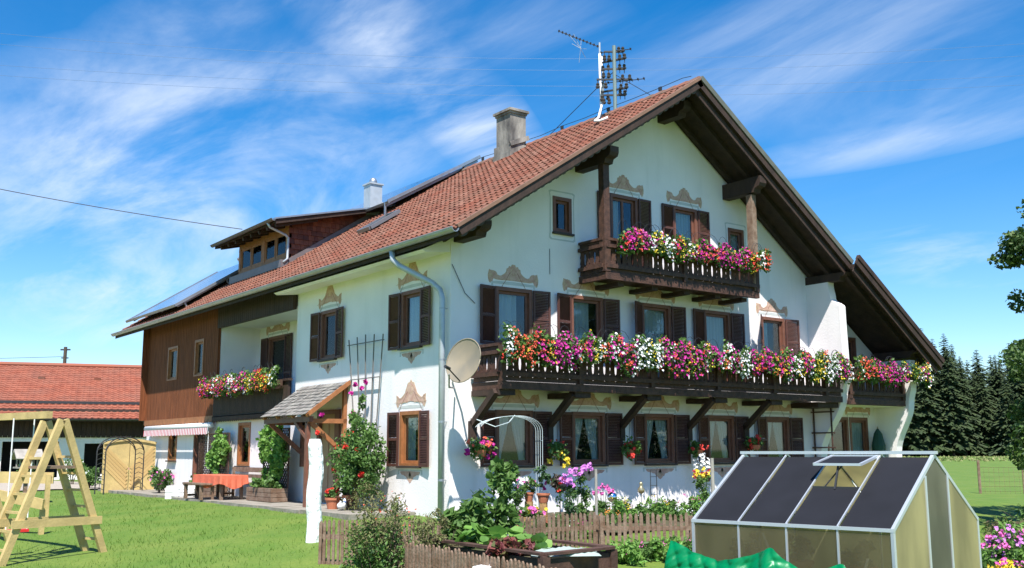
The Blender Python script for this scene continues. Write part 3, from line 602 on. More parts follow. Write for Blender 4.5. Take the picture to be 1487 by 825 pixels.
M['room_shade'] = mat('room_shade', (.02, .02, .022), .9)  # near-black colour standing in for indoor shade, windows and barn alike
LOW = ['tied', 'tied', 'tied', 'tied', 'tied']
for i, (a, b) in enumerate(cols):
    window(GT, a, b, 1.08, 2.24, (1, 1), .46, LOW[i], 'ped', True, ang=(12, 8), lab='ground floor window with parted net curtains, brown shutters and painted fan below')
    if i in (2, 3): window(GT, a, b, 2.95, 4.95, (1, 1), .46, 'full', 'ped', name='balcony_door', ang=((25, 5) if i == 2 else (6, 6)), ledge=False)
    else: window(GT, a, b, 3.70, 4.95, (1, 1), .46 if i < 4 else .50, 'half' if i in (0, 1) else 'side', 'ped', ang=(8, 6) if i < 4 else (38, 8))
def border(x0, x1, z0, z1, par):
    mb = MB(); c = .15
    o = [(x0-c, z0-c), (x0-c+.05, z0-c-.04), (x1+c-.05, z0-c-.04), (x1+c, z0-c), (x1+c-.02, z0), (x1+c-.03, z1), (x1+c, z1+c), (x1+c-.06, z1+c+.03), (x0-c+.06, z1+c+.03), (x0-c, z1+c), (x0-c+.03, z1), (x0-c+.02, z0)]
    n_ = len(o); I_ = [(min(max(a, x0-.03), x1+.03), min(max(b, z0-.03), z1+.03)) for a, b in o]
    for s_, e_, k_ in ((1.0, .0, 0), (.88, .0, 1)):
        mb.cm = k_; dy = -.003-.002*k_
        O_ = [(((x0+x1)/2)+(a-(x0+x1)/2)*(1 if k_ == 0 else .90), ((z0+z1)/2)+(b-(z0+z1)/2)*(1 if k_ == 0 else .94)) for a, b in o]
        mb.add([(a, dy, b) for a, b in O_]+[(a, dy, b) for a, b in I_], [(i, (i+1) % n_, n_+(i+1) % n_, n_+i) for i in range(n_)])
    mb.build('painted_border', [M['mural_grey'], M['plaster']], par)
o = window(GT, 2.86, 3.36, 6.42, 7.24, None, cur=None, casing=True); border(2.86, 3.36, 6.42, 7.24, o)
window(GT, 4.66, 5.52, 5.50, 7.58, (1, 1), .42, 'side', 'ped', name='balcony_door', mull=True, ledge=False)
window(GT, 6.84, 7.66, 6.40, 7.58, (1, 1), .42, 'full', 'ped')
o = window(GT, 8.92, 9.48, 6.45, 7.26, None, cur='full'); border(8.92, 9.48, 6.45, 7.26, o)
window(GT, 12.75, 13.72, .10, 2.28, None, cur='side', name='door', ledge=False, casing=True)
window(GT, 13.85, 14.66, 1.0, 2.28, None, cur='full', orn='ped')
window(GT, 12.9, 14.3, 2.95, 4.62, None, cur='side', name='balcony_door', mull=True, ledge=False)
window(LT, -1.98, -1.16, 1.08, 2.24, (1, 1), .42, 'side', 'tall', True, fm='frame_orange', ang=(5, 5))
window(LT, -1.98, -1.16, 3.70, 4.95, (1, 1), .44, 'half', 'tall', True, ang=(5, 5))
window(LT, -6.06, -5.22, 3.72, 4.95, (1, 1), .44, 'full', 'tall', True, ang=(5, 5))
window(LT, -11.35, -10.5, .98, 2.20, None, cur='side', fm='frame_orange')
window(LT, -17.5, -16.75, 1.1, 2.26, None, cur='side', fm='frame_orange')
window(LT, -15.05, -14.15, .12, 2.28, None, cur=None, name='terrace_door', ledge=False, lab='dark open terrace door behind the lattice')
window(Matrix.Translation((-.085, 0, 0)) @ LT, -17.75, -16.8, 3.82, 4.95, None, cur='half', fm='frame_orange', casing=True, ledge=False)
window(Matrix.Translation((-.085, 0, 0)) @ LT, -15.10, -14.35, 3.82, 4.98, None, cur=None, fm='frame_orange', casing=True, ledge=False)
window(Matrix.Translation((D, 0, 0)) @ LT, -12.35, -11.15, 2.6, 4.92, (1, 1), .5, 'side', 'ped', name='balcony_door', ledge=False)
# front door in the left wall
mb = MB(LT); mb.box(-6.0, -5.1, .05, .10, .12, 2.32); dr = mb.build('front_door', mat('door_tan', (.40, .24, .14), .6, var=.15, vscale=3), house)
mb = MB(LT); mb.box(-6.14, -6.0, -.03, .10, .1, 2.42); mb.box(-5.1, -4.86, -.06, .10, .1, 2.42); mb.box(-6.0, -5.1, -.03, .10, 2.32, 2.42); mb.build('door_frame', M['frame_brown'], dr)
mb = MB(LT)
for a in (-5.9, -5.5): mb.box(a, a+.3, .035, .05, .3, 1.1); mb.box(a, a+.3, .035, .05, 1.25, 2.15)
mb.build('door_panel', mat('door_tan2', (.44, .28, .17), .6), dr)
mb = MB(LT); mb.tube([(-5.95, -.0, 1.05), (-5.95, -.03, 1.15), (-5.88, -.03, 1.15)], .012, 6); mb.build('handle', M['iron'], dr)
# ---------------------------------------------------------------- balconies
def baluster(mb, p, u, h, w, flip):
    # one sawn board, one side cut to a lens, the other to a bead chain; u = along railing
    lens = [(0, .50), (.10, .50), (.13, .36), (.17, .40), (.24, .50), (.30, .46), (.36, .30), (.50, .24), (.64, .30), (.70, .46), (.76, .50), (.82, .38), (.87, .50), (1, .50)]
    bead = [(0, .50), (.10, .50), (.14, .40), (.18, .50), (.28, .50), (.33, .38), (.38, .49), (.46, .40), (.52, .36), (.58, .49), (.66, .40), (.72, .38), (.78, .50), (1, .50)]
    a, b = (lens, bead) if not flip else (bead, lens)
    o = [(x*w, z*h) for z, x in a]+[(-x*w, z*h) for z, x in b[::-1]]
    u = Vector(u); n = u.cross(Vector((0, 0, 1))); mb.prism(o, p, u, (0, 0, 1), n*.028)
def railing(par, a, b, z0, z1, rail=.10, spacing=.17, name='railing'):
    a, b = Vector(a), Vector(b); a.z = b.z = 0; d = (b-a); Ln = d.length; u = d.normalized(); n = max(2, int(round(Ln/spacing))); mb = MB(); Z = Vector((0, 0, 1)); nn = u.cross(Z)
    for i in range(n): baluster(mb, a+u*((i+.5)*Ln/n)+Z*z0-nn*.014, u, z1-z0-.02, Ln/n, i % 2)
    mb.build(name, M['rail_wood'], par)
    mb = MB(); mb.beam(a+Z*z1, b+Z*z1, .13, .06); mb.build('handrail', M['rail_wood'], par)
    mb = MB(); mb.beam(a+Z*(z0+.14)+nn*.05, b+Z*(z0+.14)+nn*.05, .07, .09); mb.beam(a+Z*(z1-.16)+nn*.05, b+Z*(z1-.16)+nn*.05, .06, .08); mb.build('rail_beam', M['rail_wood'], par)
def balcony(x0, x1, dep, zb, zt, posts, left=True, right=False, lab=None):
    mb = MB(); mb.box(x0, x1, -dep, -.002, zb+.09, zb+.14)
    fl = mb.build('balcony', M['rail_wood'], house)
    if lab: fl['label'] = lab
    mb = MB(); mb.box(x0-.02, x1+.0, -dep-.06, -dep+.06, zb, zb+.16)
    if left: mb.box(x0-.02, x0+.10, -dep+.06, -.002, zb, zb+.16)
    mb.build('edge_beam', M['rail_wood'], fl)
    railing(fl, (x0, -dep, 0), (x1, -dep, 0), zb+.17, zt)
    if left: railing(fl, (x0, -.05, 0), (x0, -dep, 0), zb+.17, zt)
    if right: railing(fl, (x1, -dep, 0), (x1, -.05, 0), zb+.17, zt)
    for p in posts: mb = MB(); mb.box(p-.06, p+.06, -dep-.075, -dep+.05, zb+.16, zt-.03); mb.build('post', M['rail_wood'], fl)
    return fl
bal = balcony(.58, 12.08, 1.0, 2.66, 3.58, [.62, 2.72, 4.9, 7.14, 9.25, 11.4], lab='long dark wooden balcony across the upper floor of the gable')
for x in (.58, 2.66, 4.84, 7.12, 9.22):
    mb = MB(); mb.beam((x-.05, -.92, 2.62), (x-.05, -.10, 1.96), .14, .13); mb.box(x-.12, x+.02, -.14, -.004, 1.62, 2.02); mb.build('bracket', M['dark_wood'], bal)
    mb = MB(); mb.box(x-.04, x+.4, -.98, -.004, 2.54, 2.655); mb.build('joist', M['dark_wood'], bal)
mb = MB(); mb.box(11.2, 12.1, -.9, -.004, 2.52, 2.655); mb.build('joist', M['dark_wood'], bal)
b2 = balcony(3.62, 8.92, .90, 5.26, 6.20, [6.2, 8.86], True, True, lab='small attic balcony hanging high under the gable')
for x, yb in ((3.66, -.86), (8.84, -.86)):
    mb = MB(); mb.box(x-.09, x+.09, yb-.1, yb+.08, 5.44, 8.0); mb.build('post', M['rail_wood'] if x < 5 else M['weathered'], b2)
for x in (4.2, 5.3, 6.4, 7.5, 8.5): mb = MB(); mb.box(x-.10, x+.10, -.80, -.004, 5.16, 5.255); mb.build('joist', M['dark_wood'], b2)
b3 = balcony(12.41, 15.06, 1.0, 2.62, 3.56, [12.47, 15.0], False, lab='short balcony between the two curved white wing walls')
mb = MB(); mb.add([(12.41, -1.0, 2.61), (15.06, -1.0, 2.61), (15.06, 0, 2.61), (12.41, 0, 2.61)], [(3, 2, 1, 0)]); mb.build('ceiling', M['plaster'], b3)
# loggia balcony on the left wall
mb = MB(); mb.box(-.16, 0, 7.62, 13.1, 2.46, 2.60); b4 = mb.build('balcony', M['dark_wood'], house); b4['label'] = 'dark boarded balcony of the recessed loggia'
mb = MB()
for k in range(42): mb.box(-.17, -.145, 7.64+k*.13, 7.64+k*.13+.12, 2.52, 3.28)
mb.box(-.145, -.11, 7.64, 13.08, 2.5, 3.25); mb.build('railing', M['dark_wood'], b4)
mb = MB(); mb.box(-.21, -.08, 7.56, 13.12, 3.28, 3.34); mb.build('handrail', M['dark_wood'], b4)
mb = MB(); mb.box(-.19, -.13, 7.6, 13.1, 2.36, 2.46)
for k in range(38): mb.prism([(0, 0), (.145, 0), (.12, -.05), (.07, -.08), (.02, -.05)], (-.19, 7.6+k*.1447, 2.36), (0, 1, 0), (0, 0, 1), (.02, 0, 0))
mb.box(-.19, -.0, 7.6, 13.1, 2.44, 2.459); mb.build('scalloped_trim', M['dark_wood'], b4)
# ================================================================ flowers on the balconies
def hang_box(a, b, nrm, z, mix, label, group, hang=.4, rise=.36, trail=True, dens=1.0, depth=.30):
    a, b, nrm = Vector(a), Vector(b), Vector(nrm); Ln = (b-a).length; u = (b-a).normalized(); mid = (a+b)/2
    t = thing('flower_box', (mid.x, mid.y, z), label, 'flower box', group)
    mb = MB(); mb.beam(Vector((a.x, a.y, z-.09))+nrm*.13+u*.02, Vector((b.x, b.y, z-.09))+nrm*.13-u*.02, .16, .16); mb.build('planter', mat_planter, t)
    n = int(780*Ln*dens)
    def pts(n, k0=0., k1=1., thick=0):
        s = rng.random((n, 1))*Ln*(k1-k0)+Ln*k0; h = rng.random((n, 1)); bump = .5+.5*np.sin(s*5.3+mid.x*3.1)+.35*np.sin(s*11.7+mid.y)
        drop = hang*(.55+.45*np.clip(bump, 0, 1.2)) if trail else hang*.5
        zz_ = -drop+(drop+rise*(.75+.35*np.sin(s*7.1+mid.x)))*h; out_ = .10+depth*np.sqrt(np.clip(1-((zz_-.02)/(hang+.1))**2, .05, 1))*(.6+.4*rng.random((n, 1)))*(1 if thick else .9)-.02
        jit = rng.normal(size=(n, 3))*.03
        return np.array([a.x, a.y, z])+np.array(u)*s+np.array(nrm)*out_+np.concatenate([0*s, 0*s, zz_], 1)+jit
    mb = MB(); leaves(mb, pts(n), .045, asp=.7); q = pts(n//4); q -= np.array(nrm)*.12*rng.random((len(q), 1)); leaves(mb, q, .05); mb.build('foliage', M['leaf'], t)
    tot = sum(m[1] for m in mix); pools = {}
    nb = int(330*Ln*dens)
    # colours come in patches along the box
    npat = max(4, int(Ln/.13))
    for k in range(npat):
        c = random.choices([m[0] for m in mix], [m[1] for m in mix])[0]; c2 = random.choices([m[0] for m in mix], [m[1] for m in mix])[0]
        P_ = pts(int(nb/npat), max(0, k/npat-.04), min(1, (k+1)/npat+.04), 1); cut = int(len(P_)*.75)
        pools.setdefault(c, []).append(P_[:cut]); pools.setdefault(c2, []).append(P_[cut:])
    nv = tuple(nrm+Vector((0, 0, .35)))
    for c, L_ in pools.items():
        P_ = np.concatenate(L_)+np.array(nrm)*.035; mb = MB(); sz = .031 if c in ('magenta', 'pink', 'white') else .021
        if c in ('yellow',): P_ = np.concatenate([P_[::2], P_[::2]+rng.normal(size=P_[::2].shape)*.03])
        if c in ('red', 'coral'):                       # geranium heads are tight balls of petals
            P_ = np.concatenate([P_[::3]+rng.normal(size=P_[::3].shape)*.022 for _ in range(5)]); sz = .020
        petals(mb, P_, sz, nv); mb.build(c+'_blossoms', M['f_'+c], t)
    mb = MB()
    for k in range(int(Ln*1.3)+1):                       # thin wire hoops above the plants
        s = random.uniform(.1, .9)*Ln; p = a+u*s+nrm*.1; w = random.uniform(.18, .3); mb.tube([p+u*(w*math.cos(t_))+Vector((0, 0, z-a.z+.08+.42*math.sin(t_))) for t_ in [i*math.pi/8 for i in range(9)]], .005, 4)
    mb.build('wire_hoop', M['iron'], t); return t
mat_planter = mat('planter', (.07, .035, .02), .8)
MIX = {'mag': [('magenta', 6), ('pink', 1), ('red', 1), ('coral', 1), ('yellow', 1)], 'mw': [('magenta', 3), ('white', 3), ('yellow', 2), ('coral', 1)], 'yw': [('yellow', 3), ('white', 3), ('coral', 1), ('magenta', 1)], 'ry': [('coral', 2), ('red', 2), ('yellow', 2), ('white', 1)], 'mry': [('magenta', 3), ('coral', 2), ('red', 1), ('yellow', 3), ('white', 1)], 'rm': [('coral', 3), ('magenta', 3), ('white', 1)], 'w': [('white', 5), ('yellow', 2), ('magenta', 1), ('coral', 1)]}
g = 'flower boxes hung along the main gable balcony'
seg = [('ry', 'flower box of red, yellow and white blooms at the balcony end beside the satellite dish'), ('mag', 'magenta petunia box below the leftmost upper window of the gable'), ('yw', 'flower box with yellow and white blooms between the first and second upper gable windows'), ('mry', 'mixed red, magenta and yellow flower box below the second upper gable window'), ('w', 'flower box trailing white blossoms between second window and the balcony door'), ('mry', 'red and yellow flower box left of the brown sunlit balcony door shutter'), ('mag', 'magenta petunia box in front of the middle balcony door of the gable'), ('mw', 'white and magenta flower box between the two balcony doors'), ('w', 'white trailing flower box with some yellow below the fourth upper gable window'), ('mag', 'magenta box right of the fourth upper gable window'), ('mry', 'coral, magenta and yellow box left of the wide open brown shutter'), ('mw', 'white and magenta box below the rightmost upper gable window'), ('yw', 'white and yellow flower box right of the rightmost upper gable window'), ('mw', 'last magenta and white flower box where the main balcony meets the wing wall')]
n = len(seg); x0, x1 = .40, 12.08
for i, (k, lb) in enumerate(seg):
    a = x0+(x1-x0)*i/n; b = x0+(x1-x0)*(i+1)/n; hang_box((a+.01, -1.08, 3.5), (b-.01, -1.08, 3.5), (0, -1, 0), 3.56, MIX[k], lb, g, hang=random.uniform(.30, .50))
g = 'flower boxes on the attic balcony'
seg = [('mag', 'magenta flower box beside the left post of the attic balcony'), ('yw', 'attic balcony box with yellow blooms below the attic balcony door'), ('mry', 'attic balcony box of coral, white and yellow below the attic window'), ('rm', 'attic balcony box of coral and magenta right of the attic window'), ('mag', 'mostly magenta attic balcony box left of the right post'), ('ry', 'red and yellow box at the right corner of the attic balcony')]
for i, (k, lb) in enumerate(seg):
    a = 3.86+(9.05-3.86)*i/6; b = 3.86+(9.05-3.86)*(i+1)/6; hang_box((a, -.98, 6.2), (b, -.98, 6.2), (0, -1, 0), 6.18, MIX[k], lb, g, hang=.30, rise=.28, depth=.2)
g = 'flower boxes on the balcony between the wing walls'
for i, (k, lb) in enumerate([('rm', 'red and magenta flower box right beside the first white wing wall'), ('mag', 'magenta and pink flower box in the middle of the short right balcony'), ('mry', 'mixed coral and yellow flower box on the short right balcony'), ('mw', 'magenta and white flower box overhanging the far right wing wall')]):
    a = 12.42+(15.55-12.42)*i/4; b = 12.42+(15.55-12.42)*(i+1)/4; hang_box((a, -1.30 if i == 3 else -1.08, 3.5), (b, -1.30 if i == 3 else -1.08, 3.5), (0, -1, 0), 3.52, MIX[k], lb, g, hang=.34)
g = 'flower boxes on the loggia balcony'
for i, (k, lb) in enumerate([('mry', 'mixed flower box with yellow blooms at the far end of the loggia balcony'), ('rm', 'coral and magenta flower box on the far half of the loggia balcony'), ('mw', 'white and magenta flower box in the middle of the loggia balcony'), ('mw', 'white and pink flower box on the near half of the loggia balcony'), ('ry', 'red and yellow flower box at the near end of the loggia balcony')]):
    a = 13.4-(13.4-7.8)*i/5; b = 13.4-(13.4-7.8)*(i+1)/5; hang_box((-.2, a, 3.3), (-.2, b, 3.3), (-1, 0, 0), 3.32, MIX[k], lb, g, hang=.30, rise=.30)
# hanging baskets below the balcony
def basket(c, r, mix, label, trail=.0, n=500):
    t = thing('hanging_basket', c, label, 'hanging basket', 'hanging flower baskets below the balcony'); c = Vector(c); y = -.012-c.y
    mb = MB(); mb.lathe([(.02, -.14), (.10, -.12), (.14, 0), (.13, .0)], c, 12); mb.build('pot', M['terracotta'], t)
    mb = MB(); mb.tube([c+Vector((0, 0, .0)), c+Vector((0, 0, .62)), c+Vector((0, .12, .70)), c+Vector((0, y, .64))], .006, 5); mb.build('hook', M['iron'], t)
    P_ = clumps(n, c+Vector((0, 0, .02)), (r*.7, r*.6, r*.6), 14, (r*.45, r*.4, r*.4)); P_[:, 1] = np.minimum(P_[:, 1], -.06)
    mb = MB(); leaves(mb, P_, .042, asp=.7); mb.build('foliage', M['leaf'], t)
    for cname, wgt, dz_ in mix:
        Q = clumps(int(90*wgt), c+Vector((0, -.04, dz_)), (r*.95, r*.8, r*.7), 10, (.05, .05, .05)); Q[:, 1] = np.minimum(Q[:, 1], -.08)
        if dz_ < -.1: Q[:, 2] -= trail*rng.random(len(Q))
        mb = MB(); petals(mb, Q, .035 if cname in ('magenta', 'white') else .026, (-.3, -1, .4)); mb.build(cname+'_blossoms', M['f_'+cname], t)
basket((.50, -.40, 1.42), .36, [('magenta', 2.2, 0), ('coral', .8, .03)], 'large ball of magenta and coral petunias hanging at the house corner')
basket((2.62, -.34, 1.40), .28, [('red', .6, .08), ('yellow', 1.2, -.16)], 'hanging basket with red geraniums above small yellow flowers', .05)
basket((4.80, -.34, 1.42), .28, [('red', 1.8, 0)], 'green hanging basket of bright red geraniums left of the middle ground floor window')
basket((7.10, -.34, 1.40), .28, [('red', 1.2, .08), ('white', 1.1, -.22)], 'hanging basket of red geraniums with trailing white flowers', .3)
basket((9.25, -.34, 1.52), .30, [('red', 1.9, .02)], 'wide hanging basket of red geraniums before the rightmost window')
# ================================================================ roof things
am = thing('antenna_mast', (RX, 1.72, RZ), 'grey steel service mast with many insulators on the roof ridge', 'antenna mast')
mb = MB(); mb.tube([(RX, 1.72, RZ-.3), (RX, 1.72, 12.42)], .055, 10); mb.build('mast', mat('mast', (.22, .28, .26), .5, metal=.4), am)
for z, L_, s in ((12.25, .32, 0), (12.0, .4, 1), (11.75, .36, 0), (11.45, .55, 0), (11.15, .45, 1), (11.0, .36, 0)):
    dv = Vector((math.cos(YAW), -math.sin(YAW), 0)) if s == 0 else Vector((.45, -.89, 0)); mb = MB(); c = Vector((RX, 1.72, z)); mb.beam(c-dv*L_*.9, c+dv*L_*.8, .045, .045); mb.build('cross_arm', M['iron'], am)
    for k in (-.85, -.45, .4, .75):
        mb = MB(); q = c+dv*L_*k; mb.tube([q+Vector((0, 0, -.12)), q+Vector((0, 0, .0))], .012, 5); mb.lathe([(.02, 0), (.055, .02), (.06, .06), (.035, .09), (.05, .12), (.03, .16)], q+Vector((0, 0, -.02 if k > 0 else -.26)), 8); mb.build('insulator', mat_ins if 'mat_ins' in globals() else globals().setdefault('mat_ins', mat('insulator', (.05, .04, .03), .25)), am)
mb = MB(); mb.tube([(RX, 1.72, 11.6), (RX, .35, RZ+.08)], .010, 4); mb.tube([(RX, 1.72, 11.7), (RX, 4.6, RZ+.06)], .010, 4); mb.build('guy_wire', M['iron'], am)
ta = thing('tv_antenna', (RX-.1, 2.2, RZ), 'aluminium television antenna with pale cable on the roof ridge', 'antenna')
mb = MB(); mb.tube([(RX-.1, 2.2, RZ-.3), (RX-.1, 2.2, 12.65)], .026, 8); mb.build('pole', M['zinc_pale'], ta)
def yagi(p, d, L_, n, el, ws):
    p, d = Vector(p), Vector(d).normalized(); s = d.cross(Vector((0, 0, 1))).normalized(); mb = MB(); mb.tube([p, p+d*L_], .013, 5)
    for k in range(n): q = p+d*(L_*(.05+.93*k/(n-1))); mb.tube([q-s*el, q+s*el], .007, 4); mb.box(q.x-.018, q.x+.018, q.y-.018, q.y+.018, q.z-.02, q.z+.03)
    mb.build('boom', M['iron'], ta)
yagi((RX-.1, 2.2, 12.52), (-.80, .6, .42), 1.25, 12, .11, 0)
yagi((RX-.1, 2.2, 11.45), (.55, -.78, -.0), 1.25, 8, .13, 0)
yagi((RX-.1, 2.2, 12.35), (.5, -.8, -.02), .9, 3, .1, 0)
mb = MB()
for k in range(7): a = -.5+k*.3; mb.tube([(RX-.5, 2.55, 12.5), (RX-.5+.32*math.cos(a*3), 2.55+.1, 12.5+.42*math.sin(a*2.2))], .006, 4)
mb.build('reflector', M['zinc_pale'], ta)
mb = MB(); mb.tube([(RX-.14, 2.16, 12.3), (RX-.2, 2.1, 11.7), (RX-.12, 2.14, 11.1), (RX-.16, 2.1, 10.75), (RX-.35, 1.95, 10.52), (5.75, 1.6, 10.18), (5.35, 1.3, 9.93), (5.30, 1.05, 9.86), (5.45, .9, 9.94)], .035, 7); mb.tube([(RX-.04, 2.2, 12.3), (RX+.02, 2.2, 11.7), (RX-.03, 2.2, 10.9)], .03, 6); mb.build('cable', M['white'], ta, True)
mb = MB(); mb.tube([(RX, -1.1+.0, RZ+.16), (RX, -.8, RZ+.2)]+[(RX, y, RZ+.18-.03*math.sin(y*3)) for y in range(0, 16)], .009, 4)
for y in range(0, 15, 2): mb.box(RX-.02, RX+.02, y-.05, y+.05, RZ+.1, RZ+.2)
tag(mb.build('lightning_conductor', M['iron']), 'thin dark lightning conductor wire running along the roof ridge', 'wire')
def solar(x0, x1, y0, y1, n, h, label):
    t = thing('solar_array', onroof(x0, y0), label, 'solar panels'); nn = Vector((-SL, 0, 1)).normalized()
    for k in range(n):
        a = y0+(y1-y0)*k/n; b = y0+(y1-y0)*(k+1)/n-.02; mb = MB()
        P_ = [onroof(x0, a, h), onroof(x1, a, h), onroof(x1, b, h), onroof(x0, b, h)]; mb.add([p-nn*.05 for p in P_]+P_, [(0, 1, 2, 3), (4, 7, 6, 5), (0, 4, 5, 1), (1, 5, 6, 2), (2, 6, 7, 3), (3, 7, 4, 0)]); mb.build('panel', M['solar'], t)
    mb = MB()
    for yy in (y0-.02, y1): mb.beam(onroof(x0, yy, h-.02), onroof(x1, yy, h-.02), .04, .09, nn)
    mb.beam(onroof(x0, y0, h-.02), onroof(x0, y1, h-.02), .04, .09, nn)
    k = y0+.15
    while k < y1: mb.beam(onroof(x0+.1, k, h-.1), onroof(x1-.1, k, h-.1), .05, .05, nn); k += 1.6
    for xx in (x0+.3, (x0+x1)/2, x1-.3): mb.beam(onroof(xx, y0+.05, .0), onroof(xx, y0+.05, h), .05, .05, Vector((0, 1, 0)))
    mb.build('frame', M['zinc'], t)
t = thing('solar_array', (5, 15, 10), 'large solar array raised on a rack near the ridge behind the chimney', 'solar panels')
s0_, s1_ = Vector((3.6, 0, 9.06)), Vector((7.1, 0, 11.10)); sn = Vector((-.50, 0, .865))
for k in range(11):
    a = 9.05+k*1.1; mb = MB(); P4 = [s0_+Vector((0, a, 0)), s1_+Vector((0, a, 0)), s1_+Vector((0, a+1.08, 0)), s0_+Vector((0, a+1.08, 0))]; mb.add([p-sn*.04 for p in P4]+P4, [(0, 1, 2, 3), (4, 7, 6, 5), (0, 4, 5, 1), (1, 5, 6, 2), (2, 6, 7, 3), (3, 7, 4, 0)]); mb.build('panel', M['solar'], t)
mb = MB(); Y = Vector((0, 1, 0))
for a in (9.03, 21.1): mb.beam(s0_+Y*a, s1_+Y*a, .035, .10, sn)
mb.beam(s0_+Y*9.0-sn*.03, s0_+Y*21.1-sn*.03, .05, .08, sn)
for a in (9.2, 13.0, 17.0, 20.8):
    mb.beam(s1_+Y*a-Vector((.5, 0, .3)), s1_+Y*a-Vector((.75, 0, .75)), .05, .05); mb.beam(s0_+Y*a, s0_+Y*a-Vector((0, 0, .5)), .05, .05); mb.beam(s0_+Y*a-Vector((0, 0, .12)), s1_+Y*a-Vector((0, 0, .12)), .05, .07, sn)
mb.build('frame', M['zinc'], t)
solar(-.45, 3.0, 15.9, 21.3, 5, .26, 'solar array on the far lower roof beyond the dormer')
# satellite dish
dc = Vector((-.36, -1.12, 3.16)); sd = thing('satellite_dish', dc, 'round cream satellite dish mounted at the left end of the main balcony', 'satellite dish')
f = Vector((-.93, -.30, .26)).normalized(); T = Matrix.Translation(dc) @ f.to_track_quat('Z', 'Y').to_matrix().to_4x4()
mb = MB(T); V = []; F = []; n = 32; rr = [0, .12, .24, .34, .42, .455]
for j, r in enumerate(rr):
    for k in range(n): a = 2*math.pi*k/n; V.append((r*math.cos(a)*.92, r*math.sin(a), r*r*.42))
for j in range(len(rr)-1):
    for k in range(n): a, b = j*n+k, j*n+(k+1) % n; F.append((a, b, b+n, a+n))
mb.add(V, F); mb.tube([(.46*.92*math.cos(2*math.pi*k/24), .46*math.sin(2*math.pi*k/24), .088) for k in range(25)], .012, 5)
mb.build('reflector', mat('dish', (.28, .23, .155), .55, c2=(.20, .175, .13), vscale=2.5), sd, True)
mb = MB(T); mb.tube([(0, -.44, .05), (0, -.30, .52)], .014, 6); mb.tube([(0, -.30, .46), (0, -.30, .60)], .035, 8); mb.build('feed_arm', M['iron'], sd)
mb = MB(); mb.tube([dc-f*.05, dc-f*.22+Vector((0, 0, -.05)), (.05, -.35, 2.9), (.05, -.02, 2.85)], .025, 7); mb.tube([dc+Vector((-.3, .15, -.25)), dc+Vector((-.2, .3, -.5)), (.05, -.1, 2.7)], .018, 6); mb.build('bracket', M['zinc'], sd)
mb = MB(); mb.tube([(.02, -.02, 5.35), (.35, -.03, 4.75), (.62, -.02, 4.55)], .008, 4); mb.tube([(2.72, -.012, 6.0), (2.72, -.012, 5.4)], .006, 4); mb.build('wall_cable', M['iron'], house)
# ================================================================ left side of the house
aw = thing('awning', (-.15, 16.4, 2.3), 'rolled up white awning with a red striped valance over the terrace', 'awning')
mb = MB(); mb.tube([(-.18, 13.15, 2.2), (-.18, 19.5, 2.2)], .09, 10); mb.build('cassette', M['white'], aw, True)
ms_ = mat('stripe_red', (.62, .10, .12), .8); mb = MB()
for k in range(84): mb.cm = k % 2; y = 13.2+k*.075; mb.add([(-.27, y, 2.13), (-.27, y+.075, 2.13), (-.28, y+.075, 1.93-.02*(k % 4 == 1)), (-.28, y, 1.93-.02*(k % 4 == 2))], [(0, 1, 2, 3)])
mb.build('valance', [M['white'], ms_], aw)
mb = MB(); mb.tube([(-.2, 13.3, 2.2), (-.2, 13.3, 1.2)], .012, 5); mb.build('crank', M['white'], aw)
pc = thing('porch_canopy', (0, 5.7, 2.2), 'small wooden porch canopy with grey shingles over the front door', 'canopy')
mb = MB(); PX0, PX1, PZ0, PZ1 = -1.12, -.02, 2.24, 3.04; dn = Vector((PX1-PX0, 0, PZ1-PZ0)).normalized(); nn = Vector((-dn.z, 0, dn.x)); L_ = math.hypot(PX1-PX0, PZ1-PZ0)
for r in range(9):
    y = 4.45
    while y < 7.1:
        w = random.uniform(.10, .17); a = Vector((PX0, y, PZ0))+dn*(r*L_/9-.02)+nn*(.05+random.uniform(0, .012)); b = a+dn*(L_/9+.06)-nn*.022; e = Vector((0, min(w, 7.1-y)-.008, 0)); mb.add([a, a+e, b+e, b, a-nn*.02, a+e-nn*.02], [(0, 1, 2, 3), (4, 5, 1, 0)]); y += w
mb.build('shingle_roof', M['grey_shingle'], pc)
mb = MB(); mb.beam((PX0, 4.5, PZ0), (PX1, 4.5, PZ1), .08, .09, nn); mb.beam((PX0, 4.38, PZ0+.03), (PX1, 4.38, PZ1+.03), .03, .10, nn)
for y in (5.3, 6.2, 7.0): mb.beam((PX0, y, PZ0-.01), (PX1, y, PZ1-.01), .07, .09, nn)
mb.add([(PX0, 4.4, PZ0+.03), (PX1, 4.4, PZ1+.03), (PX1, 7.1, PZ1+.03), (PX0, 7.1, PZ0+.03)], [(0, 1, 2, 3)]); mb.build('rafter', M['orange_wood'], pc)
mb = MB(); mb.beam((-1.0, 4.45, 2.16), (-1.0, 7.1, 2.16), .11, .13); mb.build('beam', M['frame_brown'], pc)
for y in (4.6, 6.9):
    mb = MB(); mb.beam((-1.05, y, 2.12), (0, y, 2.12), .10, .11); mb.beam((-.95, y, 2.08), (-.06, y, 1.35), .09, .10); mb.box(-.10, -.01, y-.05, y+.05, 1.0, 2.95); mb.build('brace', M['frame_brown'] if y > 5 else M['orange_wood'], pc)
mb = MB(); mb.box(-1.05, -.95, 4.58, 4.69, .1, 2.1); mb.beam((-1.0, 4.64, 1.7), (-1.0, 5.3, 2.1), .08, .09, (1, 0, 0)); mb.build('post', M['frame_brown'], pc)
